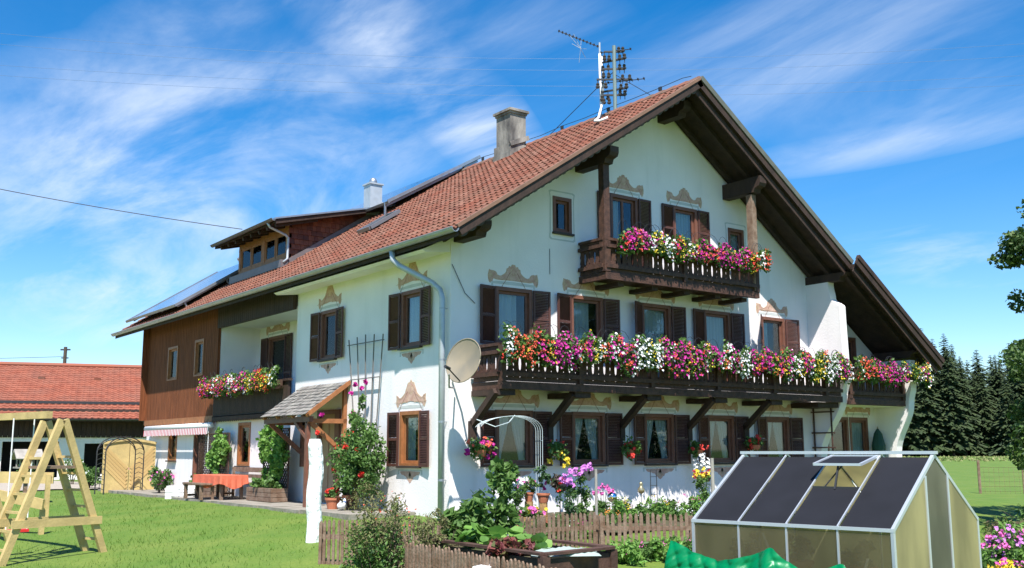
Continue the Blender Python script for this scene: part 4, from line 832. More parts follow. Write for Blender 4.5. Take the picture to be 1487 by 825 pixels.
# white pillar in the lawn
p = at(455, 785, -.2)
for _ in range(30): p = at(455, 787, gz(p.x, p.y))
z0 = gz(p.x, p.y); mb = MB(); V = []; n = 12; N = 16
for j in range(N+1):
    for k in range(n): a = 2*math.pi*k/n+.4; r = .125*(1.0+.04*random.uniform(-1, 1))*(1 if j < N else .8)*(1.12-.12*j/N); V.append((p.x+r*math.cos(a)+.02*math.sin(j*.7), p.y+r*math.sin(a), z0-.02+(1.06+.42-.0-z0+.16)*j/N))
mb.add(V, [(j*n+k, j*n+(k+1) % n, (j+1)*n+(k+1) % n, (j+1)*n+k) for j in range(N) for k in range(n)]+[tuple(range(N*n, N*n+n))])
tag(mb.build('white_pillar', M['rough_plaster']), 'tall uneven whitewashed pillar standing in the lawn before the porch', 'pillar')
# fan trellis on the wall
tr = thing('fan_trellis', (-.1, 3.5, .3), 'grey fan shaped trellis rising high on the wall beside the porch', 'trellis')
mb = MB()
for k in range(5): mb.beam((-.1, 3.42+.16*(k-2), .4), (-.1, 3.52+.42*(k-2), 4.15-.03*abs(k-2)), .025, .02)
for z, w in ((1.1, .45), (2.0, .58), (3.1, .72), (3.95, .88)): mb.beam((-.115, 3.5-w, z), (-.115, 3.5+w, z), .03, .02)
mb.build('lath', mat('trellis_grey', (.16, .15, .14), .7), tr)
def plant(name, loc, label, cat, parts, group=None):
    t = thing(name, loc, label, cat, group)
    for nm, m_, fn in parts:
        mb = MB(); fn(mb); mb.build(nm, M[m_] if isinstance(m_, str) else m_, t)
    return t
def stems(mb, base, tops, r=.012, n=4, bend=.1):
    base = Vector(base)
    for q in tops:
        q = Vector(q); m_ = (base+q)/2+Vector((random.uniform(-1, 1), random.uniform(-1, 1), 0))*bend; mb.tube([base+Vector((random.uniform(-.1, .1), random.uniform(-.1, .1), -.05)), m_, q], [r, r*.8, r*.5], n)
b0 = (-.75, 3.0, .05)
plant('climbing_rose', b0, 'tall climbing rose bush with dark red flowers beside the front door', 'rose bush', [
    ('stem', 'bark', lambda mb: stems(mb, b0, blob(16, (-.55, 3.1, 1.5), (.3, .6, .7)), .016)),
    ('foliage', 'leaf', lambda mb: (leaves(mb, clumps(5600, (-.65, 2.75, 1.15), (.42, .80, .98), 70, (.2, .2, .2)), .045), leaves(mb, clumps(600, (-.4, 3.3, 2.2), (.15, .34, .5), 14, (.10, .12, .14)), .04))),
    ('dry_twigs', 'leaf_olive', lambda mb: leaves(mb, clumps(1600, (-.75, 2.6, .55), (.34, .7, .5), 20, (.2, .2, .2)), .03, asp=.3)),
    ('blossoms', 'f_red', lambda mb: [petals(mb, blob(14, c, (.045,)*3), .05, (-.5, -.6, .5), 1.5) for c in [(-.9, 4.45, 1.62), (-.9, 4.3, 1.82), (-.95, 4.6, 1.45), (-.8, 2.5, 1.42), (-.9, 2.9, 1.48), (-.7, 3.0, 1.8), (-.9, 3.4, 1.0), (-.8, 2.3, .9), (-.8, 3.5, 1.5)]]),
    ('dark_blossoms', 'f_magenta', lambda mb: [petals(mb, blob(12, c, (.04,)*3), .045, (-.5, -.6, .5), 1.5) for c in [(-.3, 3.8, 2.75), (-.3, 3.6, 2.95), (-.25, 3.4, 2.85), (-.25, 3.2, 3.0), (-.3, 3.7, 2.3), (-.8, 4.3, 2.25)]])])
def pot(loc, r, h, label, fol=None, blos=None, fr=.2, name='flower_pot', sz=.045, seed=0):
    x, y, z = loc; t = thing(name, loc, label, 'plant pot', None); mb = MB(); mb.lathe([(r*.68, 0), (r*.95, h*.8), (r*1.06, h*.8), (r*1.08, h), (r*.9, h), (r*.85, h*.9)], loc, 16); mb.build('pot', M['terracotta'], t, False)
    if fol: mb = MB(); leaves(mb, clumps(260, (x, y, z+h+fr*.7), (fr, fr, fr*.9), 9, (fr*.4,)*3), sz); mb.build('foliage', M[fol], t)
    if blos: mb = MB(); [petals(mb, blob(10, q, (.035,)*3), .03, (-.5, -.6, .5), 1.4) for q in blob(9, (x, y, z+h+fr), (fr, fr, fr*.7))]; mb.build('blossoms', M['f_'+blos], t)
    return t
for (u, v, r, h, lb, fo, bl, fr) in ((483, 739, .17, .26, 'terracotta pot with red geranium left of the climbing rose', 'leaf', 'red', .15), (509, 739, .19, .32, 'tilted looking large terracotta pot behind the rose stems', 'leaf_dark', None, .14), (437, 726, .15, .22, 'small terracotta pot at the foot of the white wall', 'leaf', 'red', .16), (424, 725, .14, .2, 'terracotta pot with green plant next to the lattice planter', 'leaf_bright', None, .18)):
    q = at(u, v, .11); pot((min(q.x, -.35), q.y, .10), r, h, lb, fo, bl, fr)
q = at(496, 741, .11); gs = thing('goose_figure', (q.x, q.y, .1), 'white and blue garden goose figure beside the pots', 'figurine')
mb = MB(); mb.T = Matrix.Translation(q) @ Matrix.Rotation(.6, 4, 'Z'); mb.tube([(-.17, 0, .10), (-.08, 0, .10), (.02, 0, .09), (.10, 0, .10), (.13, 0, .17), (.13, 0, .24), (.17, 0, .25)], [.02, .075, .09, .06, .03, .035, .012], 10); mb.build('body', M['white'], gs, True)
mb = MB(); mb.T = Matrix.Translation(q) @ Matrix.Rotation(.6, 4, 'Z'); mb.lathe([(.035, .15), (.04, .17), (.035, .19)], (.13, 0, 0), 10); mb.build('ribbon', mat('blue', (.1, .2, .5), .6), gs)
# table with cloth, benches, planter with lattice, second lattice, stones
TX, TY = -1.02, 10.05; tb = thing('garden_table', (TX, TY, .1), 'low wooden garden table on the terrace', 'table')
mb = MB(); mb.box(TX-.36, TX+.36, TY-1.0, TY+1.0, .70, .74); mb.build('tabletop', M['weathered'], tb)
for sx_ in (-.28, .28):
    for sy in (-.85, .85): mb = MB(); mb.box(TX+sx_-.04, TX+sx_+.04, TY+sy-.04, TY+sy+.04, .1, .70); mb.build('leg', M['weathered'], tb)
mb = MB(); V = []; F = []; n1, n2 = 60, 8
per = []                                              # cloth skirt round the table edge with folds
for i in range(n1):
    t = i/n1*4; s_ = int(t); q = t-s_; c_ = [(-.39, -1.03), (.39, -1.03), (.39, 1.03), (-.39, 1.03)]; a, b = c_[s_], c_[(s_+1) % 4]; per.append((a[0]+(b[0]-a[0])*q, a[1]+(b[1]-a[1])*q))
for j in range(4):
    for i, (x, y) in enumerate(per):
        k = 1+.02*j+.05*j/3*math.sin(i*1.9)*(j > 0); dropz = [0, .10, .2, .29][j]*(1+.25*math.cos(i/n1*4*2*math.pi+math.pi)); V.append((TX+x*k, TY+y*(1+(k-1)*.4), .755-dropz))
for j in range(3):
    for i in range(n1): a = j*n1+i; b = j*n1+(i+1) % n1; F.append((a, b, b+n1, a+n1))
F.append(tuple(range(n1))); mb.add(V, F); tag(mb.build('tablecloth', M['cloth_red']), 'faded red cloth draped over the low terrace table', 'tablecloth')
def bench(x, y0, y1, label, back):
    t = thing('bench', (x, (y0+y1)/2, .1), label, 'bench'); mb = MB()
    for k in range(3): mb.box(x-.2+k*.14, x-.2+k*.14+.12, y0, y1, .5, .54)
    mb.build('seat', M['weathered'], t)
    for y in (y0+.15, y1-.15): mb = MB(); mb.box(x-.18, x-.10, y-.05, y+.05, .1, .5); mb.box(x+.14, x+.2, y-.05, y+.05, .1, .95 if back else .5); mb.beam((x-.14, y, .2), (x+.17, y, .2), .05, .06); mb.build('leg', M['weathered'], t)
    if back: mb = MB(); mb.box(x+.2, x+.23, y0, y1, .66, .76); mb.box(x+.2, x+.23, y0, y1, .82, .95); mb.build('backrest', M['weathered'], t)
bench(-.40, 8.6, 11.2, 'dark wooden bench with backrest against the white wall', True)
bench(-1.55, 9.5, 11.0, 'low backless bench in front of the terrace table', False)
def lattice(T, w, h, s=.13):
    mb = MB(T); mb.box(0, .03, -.02, .02, 0, h); mb.box(w-.03, w, -.02, .02, 0, h); mb.box(.03, w-.03, -.02, .02, h-.03, h); mb.box(.03, w-.03, -.02, .02, 0, .03)
    k = -h
    while k < w:
        for sg, yy in ((1, -.008), (-1, .008)):
            x0_, x1_ = k, k+h; z0_, z1_ = 0, h
            if x0_ < 0: z0_ = -x0_; x0_ = 0
            if x1_ > w: z1_ = h-(x1_-w); x1_ = w
            if x1_-x0_ > .02: mb.beam((x0_, yy, z0_ if sg > 0 else h-z0_), (x1_, yy, z1_ if sg > 0 else h-z1_), .022, .012, (0, 1, 0))
        k += s
    return mb
def planter(x, y0, y1, h, label, vine, blab, at_=None, over=.9):
    t = thing('lattice_planter', (x, (y0+y1)/2, .1), label, 'planter'); mb = MB()
    for k in range(3): mb.box(x-.24, x+.22, y0, y1, .12+k*.115, .12+k*.115+.105)
    mb.build('box', M['weathered'], t); LTp = Matrix.Translation((x+.22, 0, .45)) @ LT
    mb = lattice(LTp @ Matrix.Translation((-y1, 0, 0)), y1-y0, h); mb.build('lattice', M['bed_wood'], t)
    if vine is not None:
        f0, f1, n = vine; mb = MB(); ya, yb = y0+(y1-y0)*f0, y0+(y1-y0)*f1
        for k in range(5): yy = random.uniform(ya, yb); mb.tube([(x+.1, yy, .4), (x+.14, yy+random.uniform(-.2, .2), 1.0), (x+.15, yy+random.uniform(-.3, .3), .4+h*.9)], .01, 4)
        mb.build('stem', M['bark'], t)
        P_ = clumps(n, (x+.12, (ya+yb)/2, .5+h*.55), (.12, (yb-ya)/2*1.1, h*.55), 44, (.10, .17, .17)); mb = MB(); leaves(mb, P_, .062, asp=.85); mb.build('vine', M['leaf_bright'], t)
    if over: mb = MB(); leaves(mb, clumps(int(700*over), (x-.05, (y0+y1)/2, .55), (.22, (y1-y0)/2, .16), 16, (.12,)*3), .06, asp=.8); mb.build('foliage', M['leaf'], t)
    return t
planter(-.62, 6.95, 8.55, 1.55, 'wooden planter with dark lattice overgrown by a vine beside the bench', (0, 1, 2200), '')
planter(-.40, 11.6, 14.1, 1.5, 'dark lattice screen half covered by a vine beside the terrace door', (0, .5, 1400), '', over=.15)
t0 = at(250, 724, .05)
for k, (u, lb) in enumerate(((254, 'left stack of flat white garden stones on the terrace edge'), (273, 'right stack of flat white garden stones on the terrace edge'))):
    q = at(u, 723, .06); t = thing('stone_stack', (q.x, q.y, .05), lb, 'stones', 'white stone stacks')
    for j in range(4):
        mb = MB(); mb.T = Matrix.Translation((q.x, q.y, .02+j*.10)) @ Matrix.Rotation(-.65+random.uniform(-.1, .1), 4, 'Z'); w = .22+random.uniform(-.02, .03); mb.box(-w, w, -.14, .14, 0, .085); mb.build('stone', M['rough_plaster'], t)
for k, (u, v, r, h, lb, lf) in enumerate(((232, 716, .35, .75, 'leafy rose shrub with few pink blooms at the far house corner', 'leaf'), (262, 712, .35, .65, 'low green shrub against the wall behind the white stones', 'leaf_dark'), (281, 706, .18, .9, 'thin tall rose shrub left of the lattice', 'leaf'))):
    q = at(u, v, .1); q.x = min(q.x, -.35); qq = (q.x, q.y, .1)
    plant('wall_shrub', qq, lb, 'shrub', [('stem', 'bark', lambda mb: stems(mb, qq, blob(6, (q.x, q.y, .1+h*.8), (r*.6, r*.6, h*.2)), .012)), ('foliage', lf, lambda mb: leaves(mb, clumps(800, (q.x, q.y, .1+h*.6), (r, r, h*.5), 18, (.14,)*3), .045)), ('blossoms', 'f_pink', lambda mb: petals(mb, blob(14, (q.x, q.y, .1+h*.7), (r, r, h*.4)), .05, (-.5, -.6, .5)))])
# iron rose arch, cafe table and chair, gate, toys
A0, A1 = at(150, 719, .02), at(206, 716, .02); ax = (A1-A0).normalized(); ay = Vector((-ax.y, ax.x, 0)); wA = (A1-A0).length
ar = thing('iron_arch', A0, 'black wrought iron garden arch standing on the lawn edge', 'garden arch')
mb = MB(); hA = 1.38
for s_ in (0, .38):
    pts_ = [A0+ay*s_, A0+ay*s_+Vector((0, 0, hA))]+[A0+ay*s_+ax*(wA/2-wA/2*math.cos(t_))+Vector((0, 0, hA+.48*math.sin(t_))) for t_ in [i*math.pi/12 for i in range(1, 12)]]+[A1+ay*s_+Vector((0, 0, hA)), A1+ay*s_]
    mb.tube(pts_, .02, 6); mb.tube([p_+(A0+A1)/2*0+Vector((0, 0, -.07)) for p_ in pts_[2:-2]], .012, 5)
for P0 in (A0, A1):
    for k in range(9): z = .15+k*.16; mb.tube([P0+Vector((0, 0, z)), P0+ay*.19+Vector((0, 0, z+.07)), P0+ay*.38+Vector((0, 0, z))], .010, 4)
mb.build('frame', M['iron'], ar)
G0, G1 = LD(-13.95, 35.2, -.02), LD(-12.45, 36.1, -.02); gx = (G1-G0).normalized(); gyv = Vector((gx.y, -gx.x, 0)); gw = (G1-G0).length
gt_ = thing('yard_gate', G0, 'arched double gate of pale yellow diagonal boards beside the house', 'gate')
for k in (0, 1):
    o = [(k*gw/2+.01, 0)]+[((k+1)*gw/2-.01, 0)]
    n_ = 8; topf = lambda a: 1.70+.12*math.sin(math.pi*min(1, max(0, a/gw)))
    out = [(k*gw/2+.01, 0), ((k+1)*gw/2-.01, 0)]+[(((k+1)*gw/2-.01)-(gw/2-.02)*i/n_, topf(((k+1)*gw/2-.01)-(gw/2-.02)*i/n_)) for i in range(n_+1)]
    mb = MB(); mb.prism(out, G0, gx, (0, 0, 1), gyv*-.04)
    mb.build('gate_leaf', M['pine'], gt_); mb = MB(); c0, c1 = k*gw/2+.01, (k+1)*gw/2-.01
    for i in range(17):
        a = -.2+i*.13; p0, p1 = (c0+.06, a), (c1-.06, a+(c1-c0-.12)) if k else (c1-.06, a)
        if not k: p0 = (c0+.06, a+(c1-c0-.12))
        if min(p0[1], p1[1]) < .08 or max(p0[1], p1[1]) > 1.6: continue
        mb.beam(G0+gx*p0[0]+Vector((0, 0, p0[1]))+gyv*.008, G0+gx*p1[0]+Vector((0, 0, p1[1]))+gyv*.008, .02, .085, (0, 0, 1))
    mb.build('boarding', mat('pine_board', (.62, .47, .20), .65, island=[(.42, .27, .10), (.52, .35, .14), (.46, .30, .12)]), gt_)
    mb = MB()
    for i in range(8): pa, pb = out[2+i], out[3+i]; mb.beam(G0+gx*pa[0]+Vector((0, 0, pa[1]))+gyv*.02, G0+gx*pb[0]+Vector((0, 0, pb[1]))+gyv*.02, .06, .08)
    mb.build('gate_frame', M['pine'], gt_)
q = at(180, 712, .0); q = Vector((q.x, q.y, gz(q.x, q.y))); ct = thing('bistro_table', q, 'small round iron table behind the garden arch', 'table')
mb = MB(); mb.lathe([(.34, .70), (.34, .72)], q, 20); mb.build('tabletop', M['iron'], ct)
mb = MB()
for k in range(3): a = k*2.09+.5; d_ = Vector((math.cos(a), math.sin(a), 0)); mb.tube([q+d_*.28, q+d_*.05+Vector((0, 0, .35)), q+d_*.2+Vector((0, 0, .7))], .012, 5)
mb.build('leg', M['iron'], ct)
q = at(166, 712, 0); q = Vector((q.x-.2, q.y+.5, gz(q.x, q.y))); cc_ = thing('bistro_chair', q, 'thin black iron chair next to the small round table', 'chair')
mb = MB(); mb.lathe([(.19, .44), (.19, .46)], q, 14); mb.build('seat', M['iron'], cc_)
for sx_, sy in ((-1, -1), (1, -1), (1, 1), (-1, 1)): mb = MB(); mb.tube([q+Vector((sx_*.17, sy*.17, 0)), q+Vector((sx_*.13, sy*.13, .44))], .011, 5); mb.build('leg', M['iron'], cc_)
mb = MB(); mb.tube([q+Vector((-.17+.34*0, .15, .44))]+[q+Vector((-.17*math.cos(t_), .17, .72+.18*math.sin(t_))) for t_ in [i*math.pi/8 for i in range(9)]]+[q+Vector((.17, .15, .44))], .010, 5); mb.build('backrest', M['iron'], cc_)
q = at(193, 708, .0); z = gz(q.x, q.y); sl_ = thing('toy_slide', (q.x, q.y, z), 'small pink plastic toy slide on the gravel by the arch', 'toy')
mb = MB(); mb.T = Matrix.Translation((q.x, q.y, z)) @ Matrix.Rotation(-.64, 4, 'Z'); mb.prism([(-.35, 0), (-.35, .06), (.15, .5), (.3, .5), (.3, .45), (.1, .3)], (0, -.12, 0), (1, 0, 0), (0, 0, 1), (0, .24, 0)); mb.box(.24, .3, -.12, .12, 0, .45); mb.build('chute', mat('pink_plastic', (.75, .12, .16), .4), sl_)
q = at(217, 702, .0); z = gz(q.x, q.y); mb = MB()
for k in range(7): c_ = Vector((q.x+random.uniform(-.15, .15), q.y+random.uniform(-.1, .1), z+.3+random.uniform(-.1, .15))); tl = random.uniform(-.8, .8); mb.tube([c_+Vector((.28*math.cos(t_), .12*math.sin(t_)*math.cos(tl), .26*math.sin(t_))) for t_ in [i*math.pi/9 for i in range(19)]], .018, 5)
tag(mb.build('garden_hose', mat('hose', (.02, .33, .14), .4)), 'tangled bright green garden hose by the far house corner', 'hose')
# ================================================================ barn
BA, BB = LD(-34, 47, 0), LD(-10, 56.5, 0); bx = (BB-BA).normalized(); by = Vector((-bx.y, bx.x, 0)); bL = (BB-BA).length
BT = Matrix.Translation((BA.x, BA.y, 0)) @ Matrix(((bx.x, by.x, 0, 0), (bx.y, by.y, 0, 0), (0, 0, 1, 0), (0, 0, 0, 1)))
barn = thing('barn', (BA.x, BA.y, 0), 'long low barn with orange tiled roof and white walls on the left', 'barn')
mb = MB(); wall_panel(mb, BT @ Matrix.Translation((0, .9, 0)), (0, bL), lambda x: 2.2, -.8, [(a, a+w, .1, h) for a, w, h in ((2, 2.2, 1.9), (6, 1.6, 1.8), (9.6, 2.6, 1.9), (13.4, 2.6, 1.8), (17.2, 3.4, 1.75))], .3); mb.T = BT
mb.box(0, bL, 8.0, 8.1, -.8, 3.2); mb.build('wall', M['plaster'], barn)
mb = MB(BT); mb.box(.3, bL-.3, 3.8, 3.9, -.5, 2.6); mb.build('interior_shade_panel', M['room_shade'], barn)  # near-black panel painting the shade seen through the barn openings
mb = MB(BT); mb.box(0, bL, .84, .95, 2.2, 3.55)
x = 0
while x < bL: mb.box(x, x+.22, .80, .84, 2.1, 3.3); x += .24
mb.build('boarding', M['dark_wood'], barn)
mb = MB(BT); mb.prism([(-.1, 3.02), (8.9, 6.26), (17.8, 3.02), (17.8, 2.88), (8.9, 6.10), (-.1, 2.88)], (-.8, 0, 0), (0, 1, 0), (0, 0, 1), (bL+1.6, 0, 0)); br = mb.build('roof', M['soffit_wood'], barn)
mb = MB(BT); tiles(mb, (-.8, -.12, 3.04), (1, 0, 0), Vector((0, 9, 3.24)).normalized(), int((bL+1.6)/.3), 26, .3, math.hypot(9, 3.24)/26); mb.build('roof_tiles', M['tile2'], br)
mb = MB(BT); mb.tube([(-.8, 8.9, 6.36), (bL+.8, 8.9, 6.36)], .14, 8); mb.build('ridge_tiles', M['tile2'], br)
mb = MB(BT); mb.beam((3, 2.0, 3.92), (bL-5.4, 2.0, 3.92), .1, .14); mb.build('snow_guard', M['iron'], br)
mb = MB(BT)
for k in range(9): mb.beam((2+k*2.9, 6.4, 5.42), (2+k*2.9+.35, 6.4, 5.42), .3, .18)
mb.build('vent_tile', M['tile'], br)
gutter(BT @ Vector((-.8, -.2, 3.0)), BT @ Vector((bL+.8, -.2, 3.0)), .08).build('gutter', M['iron'], barn)
# power pole and wires
q = LD(-32.5, 74, -.5); pp = thing('power_pole', q, 'dark wooden power pole with cross arm behind the barn', 'power pole')
mb = MB(); mb.tube([q, q+Vector((0, 0, 9.4))], [.16, .12], 8); mb.build('pole', M['bark'], pp)
R_ = Vector((math.cos(YAW), -math.sin(YAW), 0)); mb = MB(); mb.beam(q+Vector((0, 0, 9.2))-R_*.35, q+Vector((0, 0, 9.2))+R_*.35, .1, .1); mb.beam(q+Vector((0, 0, 8.6))-R_*.25, q+Vector((0, 0, 8.6))+R_*.25, .08, .08); mb.build('cross_arm', M['iron'], pp)
def wire(name, a, b, sag, r, label, m='iron'):
    a, b = Vector(a), Vector(b); mb = MB(); mb.tube([a+(b-a)*t-Vector((0, 0, sag*4*t*(1-t))) for t in [i/30 for i in range(31)]], r, 4); tag(mb.build(name, M[m]), label, 'cable')
top = q+Vector((0, 0, 8.7))
wire('overhead_cable', top, top-R_*30+Vector((0, 0, .3)), .3, .018, 'thin dark cable running left from the wooden power pole')
wire('stay_wire', q+Vector((0, 0, 8.2)), q-R_*2.4+Vector((.5, .5, 5)), 0, .012, 'slanting stay wire beside the wooden power pole')
def pxp(u, v, dep):                                    # point seen at pixel u,v at horizontal depth dep
    a, b = (u-743.5)/FPX, -(v-412.5)/FPX; d = cam.matrix_world.to_3x3() @ Vector((a, b, -1)); F_ = Vector((math.sin(YAW), math.cos(YAW), 0)); return CAM+d*(dep/d.dot(F_))
wire('overhead_cable', pxp(-120, 250, 34), pxp(352, 333, 37), .12, .016, 'dark cable crossing the sky from the left to the dormer roof')
M['wire_pale'] = mat('wire_pale', (.10, .16, .28), .6, metal=.3)
for k, (a, b, s, lb) in enumerate((((-400, 5), (2000, 15), 8.5, 'upper pair of thin high voltage wires, higher line'), ((-400, 20), (2000, 33), 8.5, 'upper pair of thin high voltage wires, lower line'), ((-400, 60), (1900, 82), 6, 'high voltage wire sagging past the antennas, higher line'), ((-400, 75), (1900, 95), 6, 'high voltage wire sagging past the antennas, lower line'))):
    wire('high_voltage_wire', pxp(*a, 150), pxp(*b, 150), s, .022, lb, 'wire_pale')
# ================================================================ climbing frame with swing
sd_ = LD(0, 0) ; Rv = R_; Fv = Vector((math.sin(YAW), math.cos(YAW), 0))
n0, n1 = LD(-8.68, 17.75), LD(-7.48, 19.25); foot0 = Vector((n0.x, n0.y, gz(n0.x, n0.y))); foot1 = Vector((n1.x, n1.y, gz(n1.x, n1.y)))
back = (foot1-foot0); back.z = 0; back.normalize(); ax_ = Vector((-back.y, back.x, 0)); ax_ = ax_ if ax_.dot(Rv) < 0 else -ax_; dpt = .62
sw = thing('jungle_gym', (foot0+foot1)/2, 'yellowish wooden climbing frame ladder with a swing beam on the lawn', 'climbing frame')
mid = (foot0+foot1)/2; apexz = 1.98
for j, (off, hh) in enumerate(((0, apexz), (dpt, apexz-.02))):
    o = ax_*off; ap = Vector((mid.x, mid.y, 0))+o
    for f_ in (foot0, foot1):
        mb = MB(); g_ = f_+o; g_.z = gz(g_.x, g_.y)-.1; e = ap+Vector((0, 0, hh))+(f_-mid).normalized()*.03; mb.beam(g_, e, .085, .12, (0, 0, 1)); mb.build('leg', M['pine'], sw)
    mb = MB(); z = .62-.5+.02; t_ = .27; a_, b_ = foot0+o+(ap-foot0-o)*t_, foot1+o+(ap-foot1-o)*t_; a_.z = b_.z = -.5+.62+.06; mb.beam(a_-back*.12+ax_*-.06, b_+back*.12+ax_*-.06, .04, .14); mb.build('crossbar', M['pine'], sw)
for f_ in (foot0, foot1):
    for k in range(6):
        t_ = .10+k*.125; a_ = f_+(mid-f_)*t_; z_ = f_.z+(apexz-f_.z)*t_; a_.z = z_; mb = MB(); mb.beam(a_, a_+ax_*dpt, .045, .045); mb.build('rung', M['pine'], sw)
mb = MB(); a_ = foot0+(mid-foot0)*.70; b_ = foot1+(mid-foot1)*.70; a_.z = b_.z = foot0.z+(apexz-foot0.z)*.66; mb.beam(a_+ax_*.3-back*.0, b_+ax_*.3, .6, .05); mb.build('platform', M['weathered'], sw)
bz = apexz+.10; s0 = Vector((mid.x, mid.y, bz))+ax_*(dpt-.12); mb = MB(); mb.beam(s0, s0+Vector((ax_.x, ax_.y, 0))*3.4, .11, .13); mb.build('swing_beam', M['pine'], sw)
far = s0+ax_*3.1
for f_ in (foot0, foot1): mb = MB(); g_ = f_+ax_*(dpt+3.0); g_.z = gz(g_.x, g_.y)-.1; mb.beam(g_, Vector((far.x, far.y, bz)), .085, .12); mb.build('leg', M['pine'], sw)
seat = s0+ax_*.95; zs = gz(seat.x, seat.y)+.42; st_ = thing('swing_seat', (seat.x, seat.y, zs), 'red swing seat hanging on white ropes from the beam', 'swing')
mb = MB(); mb.box(seat.x-.2, seat.x+.2, seat.y-.1, seat.y+.1, zs, zs+.05); mb.build('seat', mat('red_plastic', (.6, .03, .03), .4), st_)
for s_ in (-1, 1): mb = MB(); mb.tube([(seat.x+s_*.18, seat.y, zs), (seat.x+s_*.18, seat.y, bz-.05)], .012, 5); mb.build('rope', M['white'], st_)
# board edging behind the swing (sand pit)
pb = thing('plank_fence', LD(-13, 24, -.3), 'low fence of thick pale planks behind the swing', 'fence')
for (a, b, w) in ((LD(-15.6, 24, .90), LD(-10.75, 24.3, .80), .26), (LD(-12.4, 23.2, .66), LD(-10.0, 22.2, .30), .22), (LD(-15.6, 24, .42), LD(-12.9, 24.2, .40), .24)): mb = MB(); mb.beam(a, b, .05, w); mb.build('plank', M['pine'], pb)
for lt in (-15.2, -13.0, -10.85): p = LD(lt, 24.25); mb = MB(); z = gz(p.x, p.y); mb.box(p.x-.05, p.x+.05, p.y-.05, p.y+.05, z-.1, .88); mb.build('post', M['pine'], pb)
p = LD(-10.1, 22.4); mb = MB(); mb.box(p.x-.05, p.x+.05, p.y-.05, p.y+.05, gz(p.x, p.y)-.1, .40); mb.build('post', M['pine'], pb)
# yard shrubs, bird table
for (u, v, h, r, lb) in ((40, 700, .9, .5, 'green shrub with pale flowers in front of the barn wall'), (105, 705, 1.2, .55, 'leafy shrub behind the climbing frame legs'), (128, 712, .8, .45, 'low shrub left of the iron arch'), (8, 695, 1.5, .6, 'taller shrub at the left barn opening')):
    q = at(u, v, 0); q = Vector((q.x, q.y, gz(q.x, q.y))); plant('garden_shrub', q, lb, 'shrub', [('stem', 'bark', lambda mb: stems(mb, q, blob(7, q+Vector((0, 0, h*.7)), (r*.6, r*.6, h*.2)), .014)), ('foliage', 'leaf', lambda mb: leaves(mb, clumps(1200, q+Vector((0, 0, h*.55)), (r, r, h*.45), 18, (.18,)*3), .05)), ('blossoms', 'f_white', lambda mb: petals(mb, blob(10, q+Vector((0, 0, h*.7)), (r, r, h*.35)), .04, (-.5, -.6, .5)))])
q = at(47, 690, 0); q = LD(-13.6, 29, 0); q.z = gz(q.x, q.y); bt = thing('bird_table', q, 'weathered bird table with a small roof near the barn', 'bird table')
mb = MB(); mb.box(q.x-.05, q.x+.05, q.y-.05, q.y+.05, q.z, .95); mb.build('post', M['weathered'], bt); mb = MB(); mb.box(q.x-.3, q.x+.3, q.y-.3, q.y+.3, .95, .99)
for a in (-.22, .22):
    for b in (-.22, .22): mb.box(q.x+a-.02, q.x+a+.02, q.y+b-.02, q.y+b+.02, .99, 1.25)
mb.build('tray', M['grey_wood'], bt); mb = MB(); mb.prism([(-.4, 1.22), (0, 1.48), (.4, 1.22), (.38, 1.19), (0, 1.43), (-.38, 1.19)], (q.x-.36, q.y, 0), (0, 1, 0), (0, 0, 1), (.72, 0, 0)); mb.build('roof', M['grey_wood'], bt)
# ================================================================ forest, oak, meadow fence
def spruce(seed, H, ns):
    rg = np.random.default_rng(seed); t = bpy.data.objects.new('spruce_tree', None); col.objects.link(t)
    mb = MB(); mb.tube([(0, 0, -.5), (0, 0, H*.5), (0, 0, H*.98)], [H*.011, H*.007, .03], 6); mb.build('trunk', mat('spruce_bark%d' % seed, (.13, .10, .085), .9), t)
    C = []; N = []; V = []; F = []
    nl = int(H*2.0)
    for i in range(nl):
        f_ = i/nl; z = H*(.10+.89*f_); Lr = (H*.205*(1-f_)**.72+.15)*(rg.uniform(.75, 1.15)); nb = int(7+5*(1-f_))
        for b in range(nb):
            a = rg.uniform(0, 2*math.pi); L_ = Lr*rg.uniform(.6, 1.12); 
            if f_ < .18 and rg.random() < .45: continue
            dr = Vector((math.cos(a), math.sin(a), 0)); sd2 = Vector((-dr.y, dr.x, 0)); m_ = 4
            for k in range(1, m_+1):
                t0_, t1_ = (k-1)/m_, k/m_; w = .34*L_*(1-.65*t0_)*.5+.12; z0_ = z+.05*L_-L_*.34*t0_**1.4; z1_ = z+.05*L_-L_*.34*t1_**1.4
                p0, p1 = dr*(L_*t0_), dr*(L_*t1_+.05)
                for s_ in (-1, 1):
                    c = p0+Vector((0, 0, z0_)); e = p1+sd2*(s_*w*rg.uniform(.7, 1.2))+Vector((0, 0, z1_-w*rg.uniform(.35, .8))); g_ = p0+sd2*(s_*w*.45)+Vector((0, 0, z0_-w*rg.uniform(.2, .6))); h_ = p1+Vector((0, 0, z1_))
                    n_ = len(V); V += [c, g_, e, h_]; F += [(n_, n_+1, n_+2), (n_, n_+2, n_+3)]
    mb = MB(); mb.add(V, F); mb.build('crown', M['needle'], t); return t
protos = [spruce(11, 27, 0), spruce(12, 30, 0), spruce(13, 24, 0), spruce(14, 32, 0)]
used = set(); placed = []
for row, dep in enumerate((243, 250, 257, 264, 272, 281)):
    x = 86.+row*1.7
    while x < 200:
        placed.append((x+random.uniform(-1.2, 1.2), dep+random.uniform(-4, 4), row)); x += random.uniform(2.6, 4.8)
